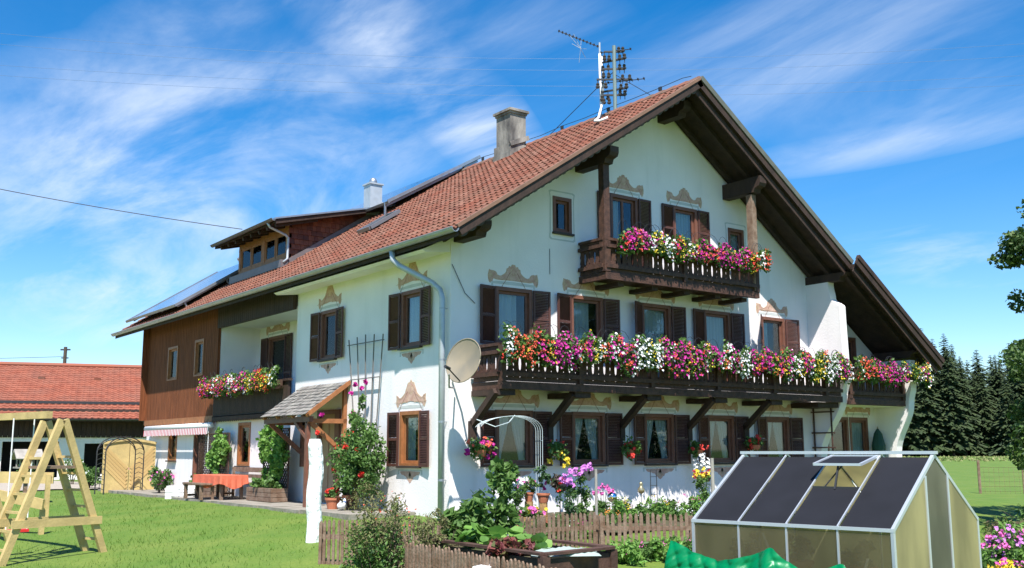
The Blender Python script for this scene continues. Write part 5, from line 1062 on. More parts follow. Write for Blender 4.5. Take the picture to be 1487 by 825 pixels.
for i, (lt, dp_, row) in enumerate(placed):
    k = random.randrange(4)
    if k in used: o = copy_tree(protos[k])
    else: used.add(k); o = protos[k]
    h = random.uniform(.72, .98); h *= 1.0+.08*math.sin(lt*.14); wd = h*random.uniform(.85, 1.25)
    o.location = LD(lt, dp_, -.6); o.scale = (wd, wd, h); o.rotation_euler = (0, 0, random.uniform(0, 6.28))
    tag(o, 'dark green spruce in the dense forest edge beyond the meadow', 'spruce', 'spruces of the forest edge')
fm = MB(); R0 = Vector((math.cos(YAW), -math.sin(YAW), 0)); pts = []
for k in range(4000): p = LD(random.uniform(80, 205), random.uniform(243, 285)); pts.append((p.x, p.y, random.uniform(-.6, 2.0)**1))
leaves(fm, np.array(pts), .8, asp=.8); tag(fm.build('forest_undergrowth', M['leaf_dark']), 'low dark green undergrowth between the spruce trunks', 'undergrowth', kind='stuff')
# tall grass band at the meadow edge
mb = MB(); pts = np.array([tuple(LD(random.uniform(60, 170), random.uniform(150, 235), -.45)) for _ in range(3000)]); leaves(mb, pts, .35, asp=.4); tag(mb.build('meadow_grass', mat('meadow_grass', (.2, .22, .07), .8, island=[(.16, .20, .06), (.26, .24, .10), (.14, .22, .05)])), 'pale uncut grass along the far edge of the meadow', 'grass', kind='stuff')
# big deciduous tree at the right edge
to = LD(13.3, 22.5, -.5); ot = thing('oak_tree', to, 'large leafy deciduous tree reaching in from the right edge', 'tree')
mb = MB(); mb.tube([to+Vector((0, 0, -.2)), to+Vector((.1, 0, 1.5)), to+Vector((0, .1, 3.5)), to+Vector((.2, 0, 6.0)), to+Vector((0, 0, 8))], [.34, .28, .24, .16, .07], 10)
cl_c = []
for k in range(90):
    a = random.uniform(0, 6.28); zc = random.uniform(.4, 7.4); rr_ = (2.4*math.sin(math.pi*min(1, (zc+1.0)/9.6))**.6)*random.uniform(.5, 1.0); c = to+Vector((rr_*math.cos(a), rr_*math.sin(a), zc)); cl_c.append(c)
    mb.tube([to+Vector((0, 0, max(.8, zc*.72))), to+Vector((rr_*.5*math.cos(a), rr_*.5*math.sin(a), zc*.9)), c], [.05, .03, .012], 5)
mb.build('trunk', M['bark'], ot, True); P_ = np.concatenate([clumps(9000, tuple(to+Vector((0, 0, 3.9))), (2.1, 2.1, 3.9), 70, (.35, .35, .3))]+[blob(random.randint(220, 520), c, (random.uniform(.3, .6), random.uniform(.3, .6), random.uniform(.2, .42))) for c in cl_c]); mb = MB(); leaves(mb, P_, .055, asp=.7); mb.build('crown', M['oakleaf'], ot)
# wire fence in the meadow
wf = thing('wire_fence', LD(20, 44, -.5), 'old wire mesh fence on thin posts across the meadow', 'fence')
f0, f1 = LD(20, 44.5), LD(34, 42.5)
for k in range(9): p = f0+(f1-f0)*(k/8); z = gz(p.x, p.y); mb = MB(); mb.tube([p+Vector((0, 0, z-.1)), p+Vector((0, 0, z+(1.4 if k == 0 else 1.15)))], .06 if k == 0 else .03, 6); mb.build('post', M['weathered'], wf)
mb = MB()
for z in (.1, .3, .5, .7, .9, 1.1): mb.tube([f0+Vector((0, 0, -.5+z)), f1+Vector((0, 0, -.5+z))], .006, 3)
for k in range(70): p = f0+(f1-f0)*(k/70); mb.tube([p+Vector((0, 0, -.5)), p+Vector((0, 0, .6))], .005, 3)
mb.build('wire_mesh', M['weathered'], wf)
# rank vegetation right of the greenhouse
for (lt, dp_, r, h, m_, lb) in ((7.4, 15, .9, .8, 'leaf_bright', 'bright green overgrown weeds beside the greenhouse'), (9.2, 18, 1.4, .9, 'leaf_olive', 'brownish overgrown shrub at the right meadow edge'), (8.5, 16, 1.3, .7, 'leaf_olive', 'dull olive undergrowth right of the greenhouse'), (11.5, 22, 2.0, .8, 'leaf', 'long low hedge of weeds in front of the wire fence')):
    q = LD(lt, dp_); q.z = gz(q.x, q.y); plant('weed_clump', q, lb, 'shrub', [('stem', 'bark', lambda mb: stems(mb, q, blob(10, q+Vector((0, 0, h*.7)), (r*.7, r*.7, h*.2)), .01)), ('foliage', m_, lambda mb: leaves(mb, clumps(3000, q+Vector((0, 0, h*.45)), (r, r, h*.5), 30, (.25,)*3), .05, asp=.4))])
# ================================================================ garden: fences
def picket_fence(name, pts, h, sp, label, z_of=gz, rail=True):
    pts = [Vector(p) for p in pts]; c = sum(pts, Vector((0, 0, 0)))/len(pts); t = thing(name, (c.x, c.y, z_of(c.x, c.y)), label, 'picket fence'); mb = MB(); rb = MB()
    for a, b in zip(pts, pts[1:]):
        d = (b-a); d.z = 0; Ln = d.length; d.normalize(); n = Vector((d.y, -d.x, 0)); k = 0
        while k*sp < Ln:
            p = a+d*(k*sp); z = z_of(p.x, p.y); w = sp*.29+random.uniform(-.003, .003); hh = h+random.uniform(-.02, .02); le = random.uniform(-.012, .012)
            mb.prism([(-w, .04), (w, .04), (w+le, hh-.06), (w*.7+le, hh-.02), (le, hh), (-w*.7+le, hh-.02), (-w+le, hh-.06)], Vector((p.x, p.y, z)), d, (0, 0, 1), n*.02); k += 1
        for z_ in (.22, .70): rb.beam(Vector((a.x, a.y, z_of(a.x, a.y)+z_*h))-n*.022, Vector((b.x, b.y, z_of(b.x, b.y)+z_*h))-n*.022, .035, .07)
        if Ln > .5:
            m = max(1, int(Ln/1.9))
            for q_ in range(m+1): p = a+d*(Ln*q_/m)-n*.07; z = z_of(p.x, p.y); pm = MB(); pm.box(p.x-.04, p.x+.04, p.y-.04, p.y+.04, z-.1, z+h-.05); pm.build('post', M['weathered'], t)
    mb.build('pickets', M['weathered'], t); rb.build('rail', M['weathered'], t)
zf = lambda x, y: -.5
def P35(u, v, z=.35): p = at(u, v, z); return (p.x, p.y, 0)
picket_fence('picket_fence', [P35(466, 755), P35(540, 756), P35(640, 757)], .85, .075, 'old brown picket fence beside the white pillar, half hidden by a bush', zf)
picket_fence('picket_fence', [P35(645, 757), P35(790, 747), P35(868, 744)], .85, .09, 'brown picket fence behind the raised bed', zf)
picket_fence('picket_fence', [P35(874, 745), P35(1002, 745)], .85, .096, 'short brown picket fence in front of the flower bed, left of the greenhouse', zf)
picket_fence('picket_fence', [P35(592, 787), P35(638, 794), P35(755, 814), P35(880, 838)], .85, .078, 'foreground picket fence with pointed tops in front of the raised bed', zf)
for u, v, h, r, lb in ((867, 790, 1.55, .028, 'tall grey metal pole at the picket fence corner'), (1038, 790, 1.75, .035, 'weathered wooden stake behind the greenhouse corner')):
    q = at(u, v, -.35); q.z = -.5; mb = MB(); mb.tube([q, q+Vector((0, 0, h))], r, 8); tag(mb.build('garden_pole', M['grey_wood']), lb, 'pole')
# raised bed
zb = .28; c4 = [at(624, 783, zb), at(790, 805, zb), at(888, 795, zb)]; c4.append(c4[0]+c4[2]-c4[1]); rbx = thing('raised_bed', (c4[0].x, c4[0].y, -.5), 'dark brown wooden raised bed planted with squash', 'raised bed')
for i in range(4):
    a, b = c4[i].copy(), c4[(i+1) % 4].copy()
    for k in range(4): mb = MB(); a.z = b.z = -.42+k*.185; mb.beam(a, b, .035, .175); mb.build('side_board', M['bed_wood'], rbx)
    mb = MB(); a.z = b.z = zb; mb.beam(a, b, .12, .03); mb.build('rim', M['bed_wood'], rbx)
    mb = MB(); mb.box(a.x-.05, a.x+.05, a.y-.05, a.y+.05, -.5, zb-.02); mb.build('corner_post', M['bed_wood'], rbx)
mb = MB(); mb.add([(p.x, p.y, .20) for p in c4], [(0, 1, 2, 3)]); mb.build('soil', M['soil'], rbx)
q = at(810, 796, .3); mb = MB(); V = []; F = []
for j in range(9):
    for i in range(13): a, b = (i-6)/6, (j-4)/4; r = max(0, 1-a*a-b*b); V.append((q.x+a*.42*.8-b*.2+.1, q.y+a*.42*-.5-b*.28, .235+.07*math.sqrt(r)*(.8+.3*math.sin(i*1.7+j*1.3))))
for j in range(8):
    for i in range(12): a = j*13+i; F.append((a, a+1, a+14, a+13))
mb.add(V, F); tag(mb.build('garden_fleece', mat('fleece', (.48, .58, .53), .9, trans=.3), None, True), 'crumpled white garden fleece lying on the raised bed soil', 'fleece')
def bigleaves(mb, C, size):
    for c in C:
        s = size*random.uniform(.7, 1.3); T = Matrix.Translation(c) @ Matrix.Rotation(random.uniform(0, 6.28), 4, 'Z') @ Matrix.Rotation(random.uniform(.1, .9), 4, 'X'); mb.T = T; n = 10
        mb.add([(0, 0, -.15*s)]+[(s*(1+.12*(k % 2))*math.cos(2*math.pi*k/n), s*(1+.12*(k % 2))*math.sin(2*math.pi*k/n), .06*s*(k % 2)) for k in range(n)], [(0, 1+k, 1+(k+1) % n) for k in range(n)]); mb.T = None
for (u, v, n, r, lb) in ((690, 778, 26, .28, 'squash plant with large pale green leaves at the left end of the raised bed'), (730, 785, 24, .28, 'broad leaved squash plant in the middle of the raised bed'), (775, 788, 14, .20, 'small squash plant beside the white fleece')):
    q = at(u, v+12, .25); q.z = .22; plant('squash_plant', q, lb, 'plant', [('stem', 'leaf', lambda mb: stems(mb, q, blob(10, q+Vector((0, 0, .14)), (r*.7, r*.7, .06)), .008)), ('leaves', 'leaf_bright', lambda mb: bigleaves(mb, blob(n, q+Vector((0, 0, .14)), (r, r, .12)), .085))])
q = at(748, 803, .25); q.z = .21; mb = MB(); leaves(mb, clumps(400, q+Vector((.1, .2, .07)), (.25, .25, .07), 6, (.08,)*3), .05, asp=.9); tag(mb.build('lettuce', mat('lettuce', (.14, .03, .03), .6, island=[(.12, .02, .03), (.22, .06, .05), (.08, .12, .03)], trans=.3)), 'dark red lettuce growing in the raised bed', 'lettuce')
# big leafy climber (beans) in front of the house corner
def gp(u, v, z, zz_=None): p = at(u, v, z); p.z = zz_ if zz_ is not None else z; return p
q = LD(-.42, 13.9, -.5)
plant('bean_shrub', q, 'large bushy climbing bean plant in front of the house corner downpipe', 'shrub', [
    ('stem', 'bark', lambda mb: stems(mb, q, blob(16, q+Vector((0, 0, 1.0)), (.4, .4, .5)), .012)),
    ('foliage', 'leaf', lambda mb: (leaves(mb, clumps(3600, q+Vector((0, 0, .78)), (.46, .44, .58), 46, (.17, .17, .17)), .058, asp=.8), leaves(mb, clumps(650, q+Vector((.30, -.15, 1.5)), (.15, .14, .34), 14, (.09, .09, .12)), .05, asp=.8))),
    ('blossoms', 'f_white', lambda mb: petals(mb, blob(30, q+Vector((0, 0, .85)), (.5, .45, .5)), .02, (-.5, -.6, .5)))])
q2 = LD(-1.62, 12.7, -.5)
plant('spirea_bush', q2, 'twiggy brownish green bush growing through the picket fence near the pillar', 'bush', [
    ('stem', 'bark', lambda mb: stems(mb, q2, blob(60, q2+Vector((0, 0, .95)), (.45, .45, .38)), .006, bend=.14)),
    ('foliage', 'leaf', lambda mb: leaves(mb, clumps(3600, q2+Vector((0, 0, .52)), (.42, .42, .55), 80, (.13, .13, .15)), .028, asp=.5)),
    ('dry_foliage', 'leaf_olive', lambda mb: leaves(mb, clumps(2600, q2+Vector((.08, -.05, .98)), (.50, .45, .40), 80, (.08, .08, .13)), .024, asp=.4)),
    ('blossoms', 'f_coral', lambda mb: petals(mb, blob(30, q2+Vector((.15, .1, 1.15)), (.4, .4, .3)), .014, (-.5, -.6, .5)))])
q3 = LD(-.98, 13.3, -.5)
plant('low_bush', q3, 'loose low bush with reddish shoots between pillar and beans', 'bush', [('stem', 'bark', lambda mb: stems(mb, q3, blob(26, q3+Vector((0, 0, .85)), (.35, .3, .3)), .006)), ('foliage', 'leaf_olive', lambda mb: leaves(mb, clumps(1700, q3+Vector((0, 0, .72)), (.34, .3, .48), 50, (.09,)*3), .026, asp=.4))])
# white metal half arch, obelisk, ladder trellis
ga = thing('white_arch', gp(740, 720, 0, -.2), 'pale metal rose arch of thin rods before the left ground floor window', 'garden arch')
mb = MB()
for k, (dx, dy) in enumerate(((0, 0), (.07, .16), (.14, .32), (.21, .48))):
    A_ = Vector((.42+dx, -1.75+dy, -.2)); mb.tube([A_+Vector((.58, -.1, 0)), A_+Vector((.58, -.1, 2.0))]+[A_+Vector((.58*math.cos(t_) if t_ < 1.6 else .95*math.cos(t_), -.1, 2.0+.28*math.sin(t_))) for t_ in [i*math.pi/14 for i in range(1, 14)]], .0055, 5)
for z in (.3, .8, 1.3, 1.8): mb.tube([(1.0, -1.85, z-.2), (1.24, -1.49, z-.2)], .008, 4)
mb.tube([(-.5, -1.7, 2.0), (-.2, -1.9, 1.86), (.2, -1.8, 1.95), (.5, -1.6, 2.1)], .01, 4); mb.build('rods', mat('pale_metal', (.55, .62, .62), .5), ga)
lt_ = thing('ladder_trellis', (12.05, -.35, 1.2), 'dark wooden ladder trellis fixed on the inner wing wall', 'trellis')
mb = MB()
for y in (.02-.10, -.66): mb.box(12.06, 12.09, y-.02, y+.02, .9, 2.55)
mb.build('upright', M['bed_wood'], lt_); mb = MB()
for z in (1.1, 1.45, 1.85, 2.42): mb.box(12.035, 12.06, -.78, .0-.02, z-.018, z+.018)
mb.build('rung', M['bed_wood'], lt_)
ps = thing('parasol', (14.7, -.28, .1), 'closed dark green parasol leaning on the wing wall', 'parasol')
mb = MB(); mb.lathe([(.03, .1), (.16, 1.0), (.20, 1.5), (.12, 1.85), (.02, 2.0)], (14.78, -.28, 0), 10); mb.build('canopy', mat('parasol_green', (.015, .06, .045), .8), ps); mb = MB(); mb.tube([(14.78, -.28, -.1), (14.78, -.28, 2.05)], .02, 6); mb.build('pole', M['grey_wood'], ps)
# garden ornaments near the wall
def stake(u, v, z, hh, label, nm, fn, cat):
    q = at(u, v, z); g_ = gz(q.x, q.y); t = thing(nm, (q.x, q.y, g_), label, cat); mb = MB(); mb.tube([(q.x, q.y, g_-.05), (q.x, q.y, z)], .008, 5); mb.build('stake', M['iron'], t); fn(t, q)
def y_at(u, v, y): a, b = (u-743.5)/FPX, -(v-412.5)/FPX; d = cam.matrix_world.to_3x3() @ Vector((a, b, -1)); return CAM+d*((y-CAM.y)/d.y)
q = y_at(889, 722, -1.6); t = thing('glass_ball', (q.x, q.y, -.1), 'silvery glass ball on a stake in the flower bed', 'garden ornament'); mb = MB(); mb.tube([(q.x, q.y, -.1), (q.x, q.y, q.z)], .008, 5); mb.build('stake', M['iron'], t); mb = MB(); mb.lathe([(.11*math.sin(a), -.11*math.cos(a)) for a in [.05+i*.38 for i in range(9)]], q, 14); mb.build('ball', mat('mirror', (.8, .85, .9), .08, metal=1), t, True)
q = y_at(931, 712, -1.2); t = thing('bird_figure', (q.x, q.y, -.1), 'small golden drop shaped ornament on a thin stake', 'garden ornament'); mb = MB(); mb.tube([(q.x, q.y, -.1), (q.x, q.y, q.z)], .007, 5); mb.build('stake', M['iron'], t); mb = MB(); mb.lathe([(.01, -.08), (.07, -.04), (.08, .02), (.04, .08), (.03, .12), (.045, .15), (.01, .19)], q, 10); mb.build('figure', mat('gold', (.5, .42, .25), .3, metal=.7), t, True)
q = y_at(950, 735, -.9); t = thing('obelisk_trellis', (q.x, q.y, -.1), 'narrow iron obelisk trellis against the sunlit gable wall', 'trellis'); mb = MB()
for a in (-.11, .11): mb.tube([(q.x+a, q.y, -.1), (q.x+a*.85, q.y, .95)], .010, 5)
for z in (.2, .4, .6, .8, .95): mb.tube([(q.x-.1, q.y, z), (q.x+.1, q.y, z)], .008, 4)
mb.build('rods', M['iron'], t)
# flower bed plants along the gable
def bedplant(u, v, y, h, r, leaf, blo, label, n=500, nb=16, bs=.035, name='bed_plant', top=False, ls=.04):
    q = y_at(u, v, y); g_ = gz(q.x, q.y); q.z = g_; zt = g_+h
    t = thing(name, q, label, 'plant', None); mb = MB(); stems(mb, q, blob(9, (q.x, q.y, g_+h*.75), (r*.6, r*.6, h*.2)), .007, bend=.04); mb.build('stem', M['leaf_dark'], t)
    mb = MB(); leaves(mb, clumps(n, (q.x, q.y, g_+h*.45), (r, r, h*.45), 14, (.09, .09, .12)), ls, asp=.45); mb.build('foliage', M[leaf], t)
    for c, k in blo:
        Q = blob(k, (q.x, q.y, g_+h*(.9 if top else .7)), (r*1.05, r, h*(.14 if top else .35))); mb = MB()
        for w in Q: petals(mb, blob(7, w, (.05,)*3), bs*.6, (-.5, -.7, .5), 1.2)
        mb.build(c+'_blossoms', M['f_'+c], t)
    return t
bedplant(843, 760, -2.2, 1.15, .27, 'leaf', [('lilac', 18)], 'tall phlox with lilac pink flower heads left of the metal pole', 900, bs=.05, top=True)
bedplant(826, 760, -2.6, 1.0, .2, 'leaf_dark', [('lilac', 9)], 'phlox with lilac heads below the second ground floor window', 400, bs=.05, top=True)
bedplant(876, 760, -2.4, .72, .22, 'leaf', [('pink', 14)], 'low pink phlox right of the metal pole', bs=.045, top=True)
bedplant(1022, 755, -1.6, .95, .26, 'leaf', [('yellow', 18), ('dark_red', 8)], 'yellow and dark red flowers at the greenhouse corner', bs=.045, top=True)
bedplant(748, 755, -2.0, .95, .22, 'leaf', [('white', 10), ('pink', 6)], 'pale pink and white flowers beside the bean plant', bs=.04, top=True)
bedplant(733, 770, -3.6, .85, .16, 'leaf_bright', [('white', 6)], 'upright white gladiolus like plant behind the squash', bs=.04, top=True)
lbs = ['orange marigolds', 'yellow marigolds', 'low pink geraniums', 'bushy greenery with small white flowers', 'yellow flowering plants', 'dark red dahlias', 'loose green herbs', 'magenta asters']
bl = ['orange', 'yellow', 'pink', 'white', 'yellow', 'dark_red', 'white', 'magenta']; ww = ['leftmost', 'second', 'third', 'fourth', 'fifth', 'sixth', 'seventh', 'last']
for k in range(8):
    bedplant(883+k*17, 775, -2.9+.25*(k % 3), .34+.10*((k*5) % 3), .30, ['leaf', 'leaf_bright', 'leaf'][k % 3], [(bl[k], 6)], '%s behind the right picket fence, %s from metal pole' % (lbs[k], ww[k]), 650, bs=.018)
for k in range(7):
    bedplant(655+k*32, 790, -3.6-.1*(k % 2), .30+.08*(k % 3), .26, ['leaf_bright', 'leaf', 'leaf'][k % 3], [(bl[(k+1) % 8], 7)], '%s behind the left picket fence, %s plant from the beans' % (lbs[(k+1) % 8], ww[k]), 500, bs=.018)
for k in range(6):
    q = at(895+k*20, 805, -.45); bedplant(895+k*20, 812, -5.6-.1*(k % 2), .28+.06*(k % 2), .30, ['leaf_bright', 'leaf_bright', 'leaf'][k % 3], [('pink', 2)], 'low green weeds in front of the right picket fence, %s from the raised bed' % ww[k], 600, bs=.02, ls=.05)
# potted plants before the first two windows
def ypot(u, v, y, r, h, label, leaf, blo, fr, zc=None, stand=True, tall=1.):
    q = y_at(u, v, y); t = thing('flower_pot', q, label, 'plant pot'); mb = MB(); mb.lathe([(r*.68, 0), (r*.95, h*.8), (r*1.06, h*.8), (r*1.08, h), (r*.9, h)], q, 14); mb.build('pot', M['terracotta'], t)
    mb = MB(); leaves(mb, clumps(420, q+Vector((0, 0, h+fr*.7*tall)), (fr, fr, fr*.85*tall), 12, (fr*.35,)*3), .035); mb.build('foliage', M[leaf], t)
    for c, k in blo:
        mb = MB()
        for w in blob(k, q+Vector((0, 0, h+fr*.9)), (fr, fr, fr*.7)): petals(mb, blob(6, w, (.035,)*3), .035, (-.5, -.7, .5), 1.2)
        mb.build(c+'_blossoms', M['f_'+c], t)
    if stand:
        s = thing('plant_stand', (q.x, q.y, -.2), 'wooden trunk stand under the '+label.split(' with ')[1], 'plant stand'); mb = MB(); mb.tube([(q.x, q.y, -.25), (q.x, q.y, q.z-.003)], .085, 8); mb.build('post', M['oak'], s)
ypot(768, 728, -2.0, .10, .17, 'terracotta pot with pale pink geranium left of the cone shaped plant', 'leaf', [('pink', 5), ('white', 5)], .17)
ypot(789, 730, -1.9, .13, .18, 'pot with tall cone shaped green plant below the first hanging basket', 'leaf_dark', [('magenta', 2)], .17, tall=2.2)
bk = y_at(813, 703, -1.9); basket2 = (bk.x, bk.y, bk.z)
t = thing('flower_pot', bk, 'red begonia ball with dark leaves next to the cone shaped plant', 'plant pot'); mb = MB(); mb.lathe([(.06, -.18), (.12, -.05), (.12, 0)], bk, 12); mb.build('pot', M['iron'], t); mb = MB(); leaves(mb, clumps(420, bk, (.2, .2, .2), 12, (.08,)*3), .045); mb.build('foliage', mat('dark_red_leaf', (.04, .03, .02), .5, island=[(.05, .02, .02), (.03, .06, .02), (.08, .03, .03)]), t)
mb = MB(); [petals(mb, blob(6, w, (.03,)*3), .035, (-.5, -.7, .5), 1.2) for w in blob(14, bk, (.2, .2, .2))]; mb.build('blossoms', M['f_red'], t)
mb = MB(); mb.tube([(bk.x, bk.y, -.2), (bk.x, bk.y, bk.z-.17)], .012, 6); mb.build('stand', M['iron'], t)
bk = y_at(1027, 694, -.18); t = thing('wall_planter', bk, 'tiny hanging planter with trailing green on the gable wall', 'planter'); mb = MB(); mb.lathe([(.05, -.1), (.09, 0), (.08, 0)], bk, 10); mb.build('pot', M['bed_wood'], t); mb = MB(); leaves(mb, clumps(160, bk+Vector((0, 0, .02)), (.14, .08, .12), 6, (.05,)*3), .035); mb.build('foliage', M['leaf_bright'], t)
mb = MB(); mb.tube([bk+Vector((0, 0, -.05)), bk+Vector((0, .17, .0))], .01, 5); mb.build('hook', M['iron'], t)
bx2 = y_at(765, 745, -2.3); t = thing('wooden_trough', (bx2.x, bx2.y, -.2), 'pale wooden flower trough with yellow and pink flowers', 'planter'); mb = MB(); mb.box(bx2.x-.42, bx2.x+.42, bx2.y-.15, bx2.y+.15, -.2, .16); mb.build('box', M['oak'], t)
mb = MB(); leaves(mb, clumps(400, (bx2.x, bx2.y-.05, .22), (.42, .15, .12), 12, (.08,)*3), .035); mb.build('foliage', M['leaf'], t)
for c in ('yellow', 'pink'): mb = MB(); [petals(mb, blob(5, w, (.03,)*3), .035, (-.5, -.7, .5), 1.2) for w in blob(9, (bx2.x, bx2.y-.1, .27), (.42, .15, .1))]; mb.build(c+'_blossoms', M['f_'+c], t)
# ================================================================ greenhouse
GZ = -.6; ze_, zr_ = .60, 1.345; GO = Vector((-2.43, -11.83, 0)); gl = Vector((-.180, .984, 0)).normalized(); gw_ = Vector((gl.y, -gl.x, 0)); GL, GW = 2.36, 2.42
gh_ = thing('greenhouse', (GO.x, GO.y, GZ), 'aluminium greenhouse with dark shaded roof panes in the garden', 'greenhouse')
def GP(l, w, z): p = GO+gl*l+gw_*w; return Vector((p.x, p.y, z))
M['alu'] = mat('aluminium', (.62, .65, .68), .38, metal=.55); M['shade'] = mat('shade_net', (.012, .0125, .017), .75, var=.25, vscale=2.5, spec=.25)
def poly_mat(name, c, tr):
    m = mat(name, c, .35, var=.38, vscale=1.8, trans=.55, stretch=(1, 1, .4)); n, l = m.node_tree.nodes, m.node_tree.links; t_ = n.new('ShaderNodeBsdfTransparent'); ms = n.new('ShaderNodeMixShader'); ms.inputs[0].default_value = 1-tr; out = n['Material Output']; s = out.inputs[0].links[0].from_socket; l.new(t_.outputs[0], ms.inputs[1]); l.new(s, ms.inputs[2]); l.new(ms.outputs[0], out.inputs[0]); return m
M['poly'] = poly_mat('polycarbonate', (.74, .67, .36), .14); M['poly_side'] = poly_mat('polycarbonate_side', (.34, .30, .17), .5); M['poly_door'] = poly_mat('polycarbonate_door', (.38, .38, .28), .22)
def quad(name, P_, m, th=.012, nrm=None, lab=None):
    P_ = [Vector(p) for p in P_]; n = (P_[1]-P_[0]).cross(P_[2]-P_[0]).normalized()*th; mb = MB(); k = len(P_); mb.add(P_+[p+n for p in P_], [tuple(range(k))[::-1], tuple(range(k, 2*k))]+[(i, (i+1) % k, (i+1) % k+k, i+k) for i in range(k)]); o = mb.build(name, m, gh_)
    if lab: o['label'] = lab
    return o
bay = GL/4
for k in range(4):
    a, b = k*bay+.02, (k+1)*bay-.02
    for side in (0, 1):
        w0, w1 = (0, GW/2) if side == 0 else (GW, GW/2); f_ = lambda l, t_: GP(l, w0+(w1-w0)*t_, ze_+(zr_-ze_)*t_)
        if side == 0 and k == 1:                        # bay with the open vent (second from the gable end)
            quad('roof_pane', [f_(a, .02), f_(b, .02), f_(b, .52), f_(a, .52)], M['shade'])
            hin0, hin1 = f_(a, .96), f_(b, .96); sw_ = -gw_*.48+Vector((0, 0, -.07)); quad('roof_vent', [hin0+sw_, hin1+sw_, hin1+Vector((0, 0, .02)), hin0+Vector((0, 0, .02))], M['shade'], lab='raised open roof vent')
            mb = MB(); P4 = [hin0+sw_, hin1+sw_, hin1+Vector((0, 0, .02)), hin0+Vector((0, 0, .02))]
            for i in range(4): mb.beam(P4[i], P4[(i+1) % 4], .03, .028)
            mb.build('vent_frame', M['alu'], gh_)
            mb = MB(); mb.beam((hin0+hin1)/2+sw_*.9, f_((a+b)/2, .5), .02, .02); mb.beam((hin0+hin1)/2+sw_*.5, f_(b-.1, .48)-Vector((0, 0, .03)), .012, .012); mb.beam(f_(a, .52), f_(b, .52), .03, .03); mb.build('vent_arm', M['iron'], gh_)
        else: quad('roof_pane', [f_(a, .02), f_(b, .02), f_(b, .97), f_(a, .97)] if side == 0 else [f_(b, .02), f_(a, .02), f_(a, .97), f_(b, .97)], M['shade'] if side == 0 else M['poly'])
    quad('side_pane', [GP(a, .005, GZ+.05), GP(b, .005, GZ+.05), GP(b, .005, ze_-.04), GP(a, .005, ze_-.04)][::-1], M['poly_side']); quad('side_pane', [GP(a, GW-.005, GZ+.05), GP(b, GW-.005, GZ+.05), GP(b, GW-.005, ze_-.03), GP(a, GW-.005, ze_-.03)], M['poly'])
def gy(w): return ze_+(zr_-ze_)*(1-abs(w-GW/2)/(GW/2))
for l, nm in ((0, 'gable_pane'), (GL, 'gable_pane')):
    d0, d1 = .90, 1.52
    for a, b in ((.03, d0-.01), (d1+.01, GW-.03)): quad(nm, [GP(l, a, GZ+.05), GP(l, b, GZ+.05), GP(l, b, gy(b)-.03), GP(l, a, gy(a)-.03)], M['poly'])
    quad('door' if l == 0 else nm, [GP(l, d0, GZ+.05), GP(l, d1, GZ+.05), GP(l, d1, gy(d1)-.04), GP(l, GW/2, zr_-.05), GP(l, d0, gy(d0)-.04)], M['poly_door'])
mb = MB()
for l in (0, GL):
    for w in (0, GW): mb.beam(GP(l, w, GZ), GP(l, w, ze_-.01), .035, .035)
    mb.beam(GP(l, 0, ze_), GP(l, GW/2, zr_), .035, .04, Vector((0, 0, 1))); mb.beam(GP(l, GW, ze_), GP(l, GW/2, zr_), .035, .04)
    for w in (.89, 1.53): mb.beam(GP(l-.015 if l == 0 else l+.015, w, GZ), GP(l-.015 if l == 0 else l+.015, w, gy(w)-.02), .022, .03)
for w in (0, GW):
    mb.beam(GP(-.02, w, ze_), GP(GL+.02, w, ze_), .04, .035); mb.beam(GP(0, w, GZ+.03), GP(GL, w, GZ+.03), .06, .06)
    for k in range(1, 4): mb.beam(GP(k*bay, w, GZ), GP(k*bay, w, ze_-.02), .022, .02); mb.beam(GP(k*bay, w, ze_+.015), GP(k*bay, GW/2, zr_+.012), .014, .02)
mb.beam(GP(-.04, GW/2, zr_+.03), GP(GL+.04, GW/2, zr_+.03), .07, .035); mb.build('frame', M['alu'], gh_)
mb = MB(); mb.beam(GP(.3, .05, .3), GP(.5, .08, -.3), .02, .02); mb.beam(GP(1.5, .05, .5), GP(1.3, .3, -.3), .02, .02); mb.build('brace', M['alu'], gh_)
for k, (l, w, lb) in enumerate(((.55, .45, 'terracotta pot inside the greenhouse near the door end'), (1.3, .5, 'terracotta pot in the middle of the greenhouse'), (1.9, .45, 'terracotta pot at the far end inside the greenhouse'))):
    p = GP(l, w, -.02); pot((p.x, p.y, p.z), .15, .2, lb, 'leaf', None, .16); 
gs2 = thing('potting_bench', GP(1.2, .5, GZ), 'weathered potting bench inside the greenhouse', 'bench'); mb = MB(); mb.beam(GP(.2, .47, -.045), GP(2.1, .47, -.045), .5, .04); mb.build('top', M['weathered'], gs2)
for l in (.3, 2.0):
    for w in (.3, .65): mb = MB(); mb.beam(GP(l, w, GZ), GP(l, w, -.065), .05, .05); mb.build('leg', M['weathered'], gs2)
# green tarp in front of the greenhouse
mb = MB(); ca = GP(2.30, -.62, 0); cb = GP(-.05, -.85, 0); dA = (cb-ca); LA = dA.length; dA.normalize(); nA = Vector((dA.y, -dA.x, 0)); nA = nA if nA.dot(CAM-ca) > 0 else -nA; V = []; F = []; NI, NJ = 200, 60
def topz(t): k = [(0, .40), (.04, .46), (.16, .28), (.33, .20), (.47, .36), (.56, .44), (.60, .43), (.68, .27), (.78, .20), (.90, .36), (.94, .37), (1, .15)]; 
def topz(t, k=[(0, .12), (.04, .42), (.07, .42), (.17, .32), (.30, .25), (.42, .30), (.52, .37), (.585, .43), (.61, .43), (.66, .31), (.74, .22), (.84, .27), (.91, .33), (.93, .33), (1, .10)]):
    for (a, p), (b, q_) in zip(k, k[1:]):
        if a <= t <= b: s = (t-a)/(b-a); return p+(q_-p)*s
    return k[-1][1]
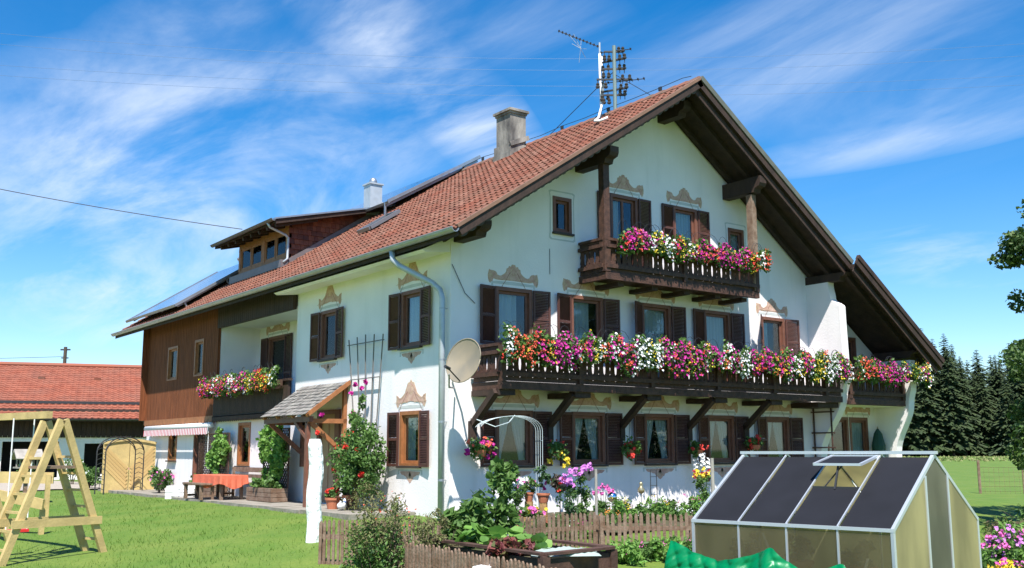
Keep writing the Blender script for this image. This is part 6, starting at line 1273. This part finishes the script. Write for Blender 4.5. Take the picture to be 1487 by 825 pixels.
for j in range(NJ+1):
    for i in range(NI+1):
        t = i/NI; s = j/NJ; z = topz(t)*(1-s)+(GZ+.02)*s; fold = .05*math.sin(t*34+s*5)+.04*abs(math.sin(t*41-s*9+1))+.035*abs(math.sin(t*15+s*22+3*math.sin(t*9)))+.02*abs(math.sin(t*90+s*40)); dr = abs(t-.56)*.9
        out_ = s*.35+fold*(.35+s*.9)+.06*abs(math.sin(t*13+1.5*s))+.04*math.sin(s*14+t*9)*s; p = ca+dA*(t*LA*1.0+.05*math.sin(s*9+t*20)*s)+nA*out_; V.append((p.x, p.y, z+.006*abs(math.sin(t*40+s*12))))
for j in range(NJ):
    for i in range(NI): a = j*(NI+1)+i; F.append((a, a+1, a+NI+2, a+NI+1))
mb.add(V, F); tag(mb.build('green_tarp', mat('tarp', (.0, .24, .08), .36, var=.2, vscale=3, trans=.2, bump=.25, bscale=6, spec=.4), None, True), 'crumpled bright green plastic sheet hung in front of the greenhouse', 'tarp')
tp = thing('support_stake', ca, 'row of short stakes holding up the green plastic sheet', 'stakes')
for t in (.035, .555, .905): p = ca+dA*(t*LA)-nA*.03; mb = MB(); mb.tube([(p.x, p.y, GZ), (p.x, p.y, topz(t)-.01)], .015, 6); mb.build('stake', M['grey_wood'], tp)
a = at(1102, 814, .2); b = at(1150, 840, .12); mb = MB(); mb.beam(a, b, .10, .035); tag(mb.build('loose_board', M['grey_wood']), 'pale grey board end lying over the green sheet', 'board'); bl_ = mb
mb = MB(); p = at(705, 821, .25); mb.T = Matrix.Translation((p.x, p.y, 0)) @ Matrix.Rotation(.5, 4, 'Z'); mb.box(-.12, .14, -.09, .09, -.5, .245); tag(mb.build('stone_post', M['rough_plaster']), 'pale square stone post standing in front of the foreground pickets', 'stone')
# flowers at the right edge
for k, (u, v, h, c, lb) in enumerate(((1455, 825, .75, ('pink', 'lilac'), 'pink and lilac flowers at the right picture edge'), (1478, 822, .85, ('lilac', 'pink'), 'taller lilac flowers at the extreme right'), (1462, 845, .5, ('yellow',), 'yellow flowers at the lower right corner'), (1482, 850, .55, ('yellow', 'pink'), 'yellow and pink flowers at the very right bottom corner'))):
    q = at(u, v+20, -.4); q.z = gz(q.x, q.y); t = thing('border_flowers', q, lb, 'plant'); r = .3; mb = MB(); leaves(mb, clumps(800, q+Vector((0, 0, h*.4)), (r, r, h*.42), 14, (.12,)*3), .045, asp=.5); mb.build('foliage', M['leaf'], t)
    for cc in c: mb = MB(); [petals(mb, blob(7, w, (.04,)*3), .024, (-.5, -.7, .5), 1.2) for w in blob(13, q+Vector((0, 0, h*.8)), (r, r, h*.22))]; mb.build(cc+'_blossoms', M['f_'+cc], t)
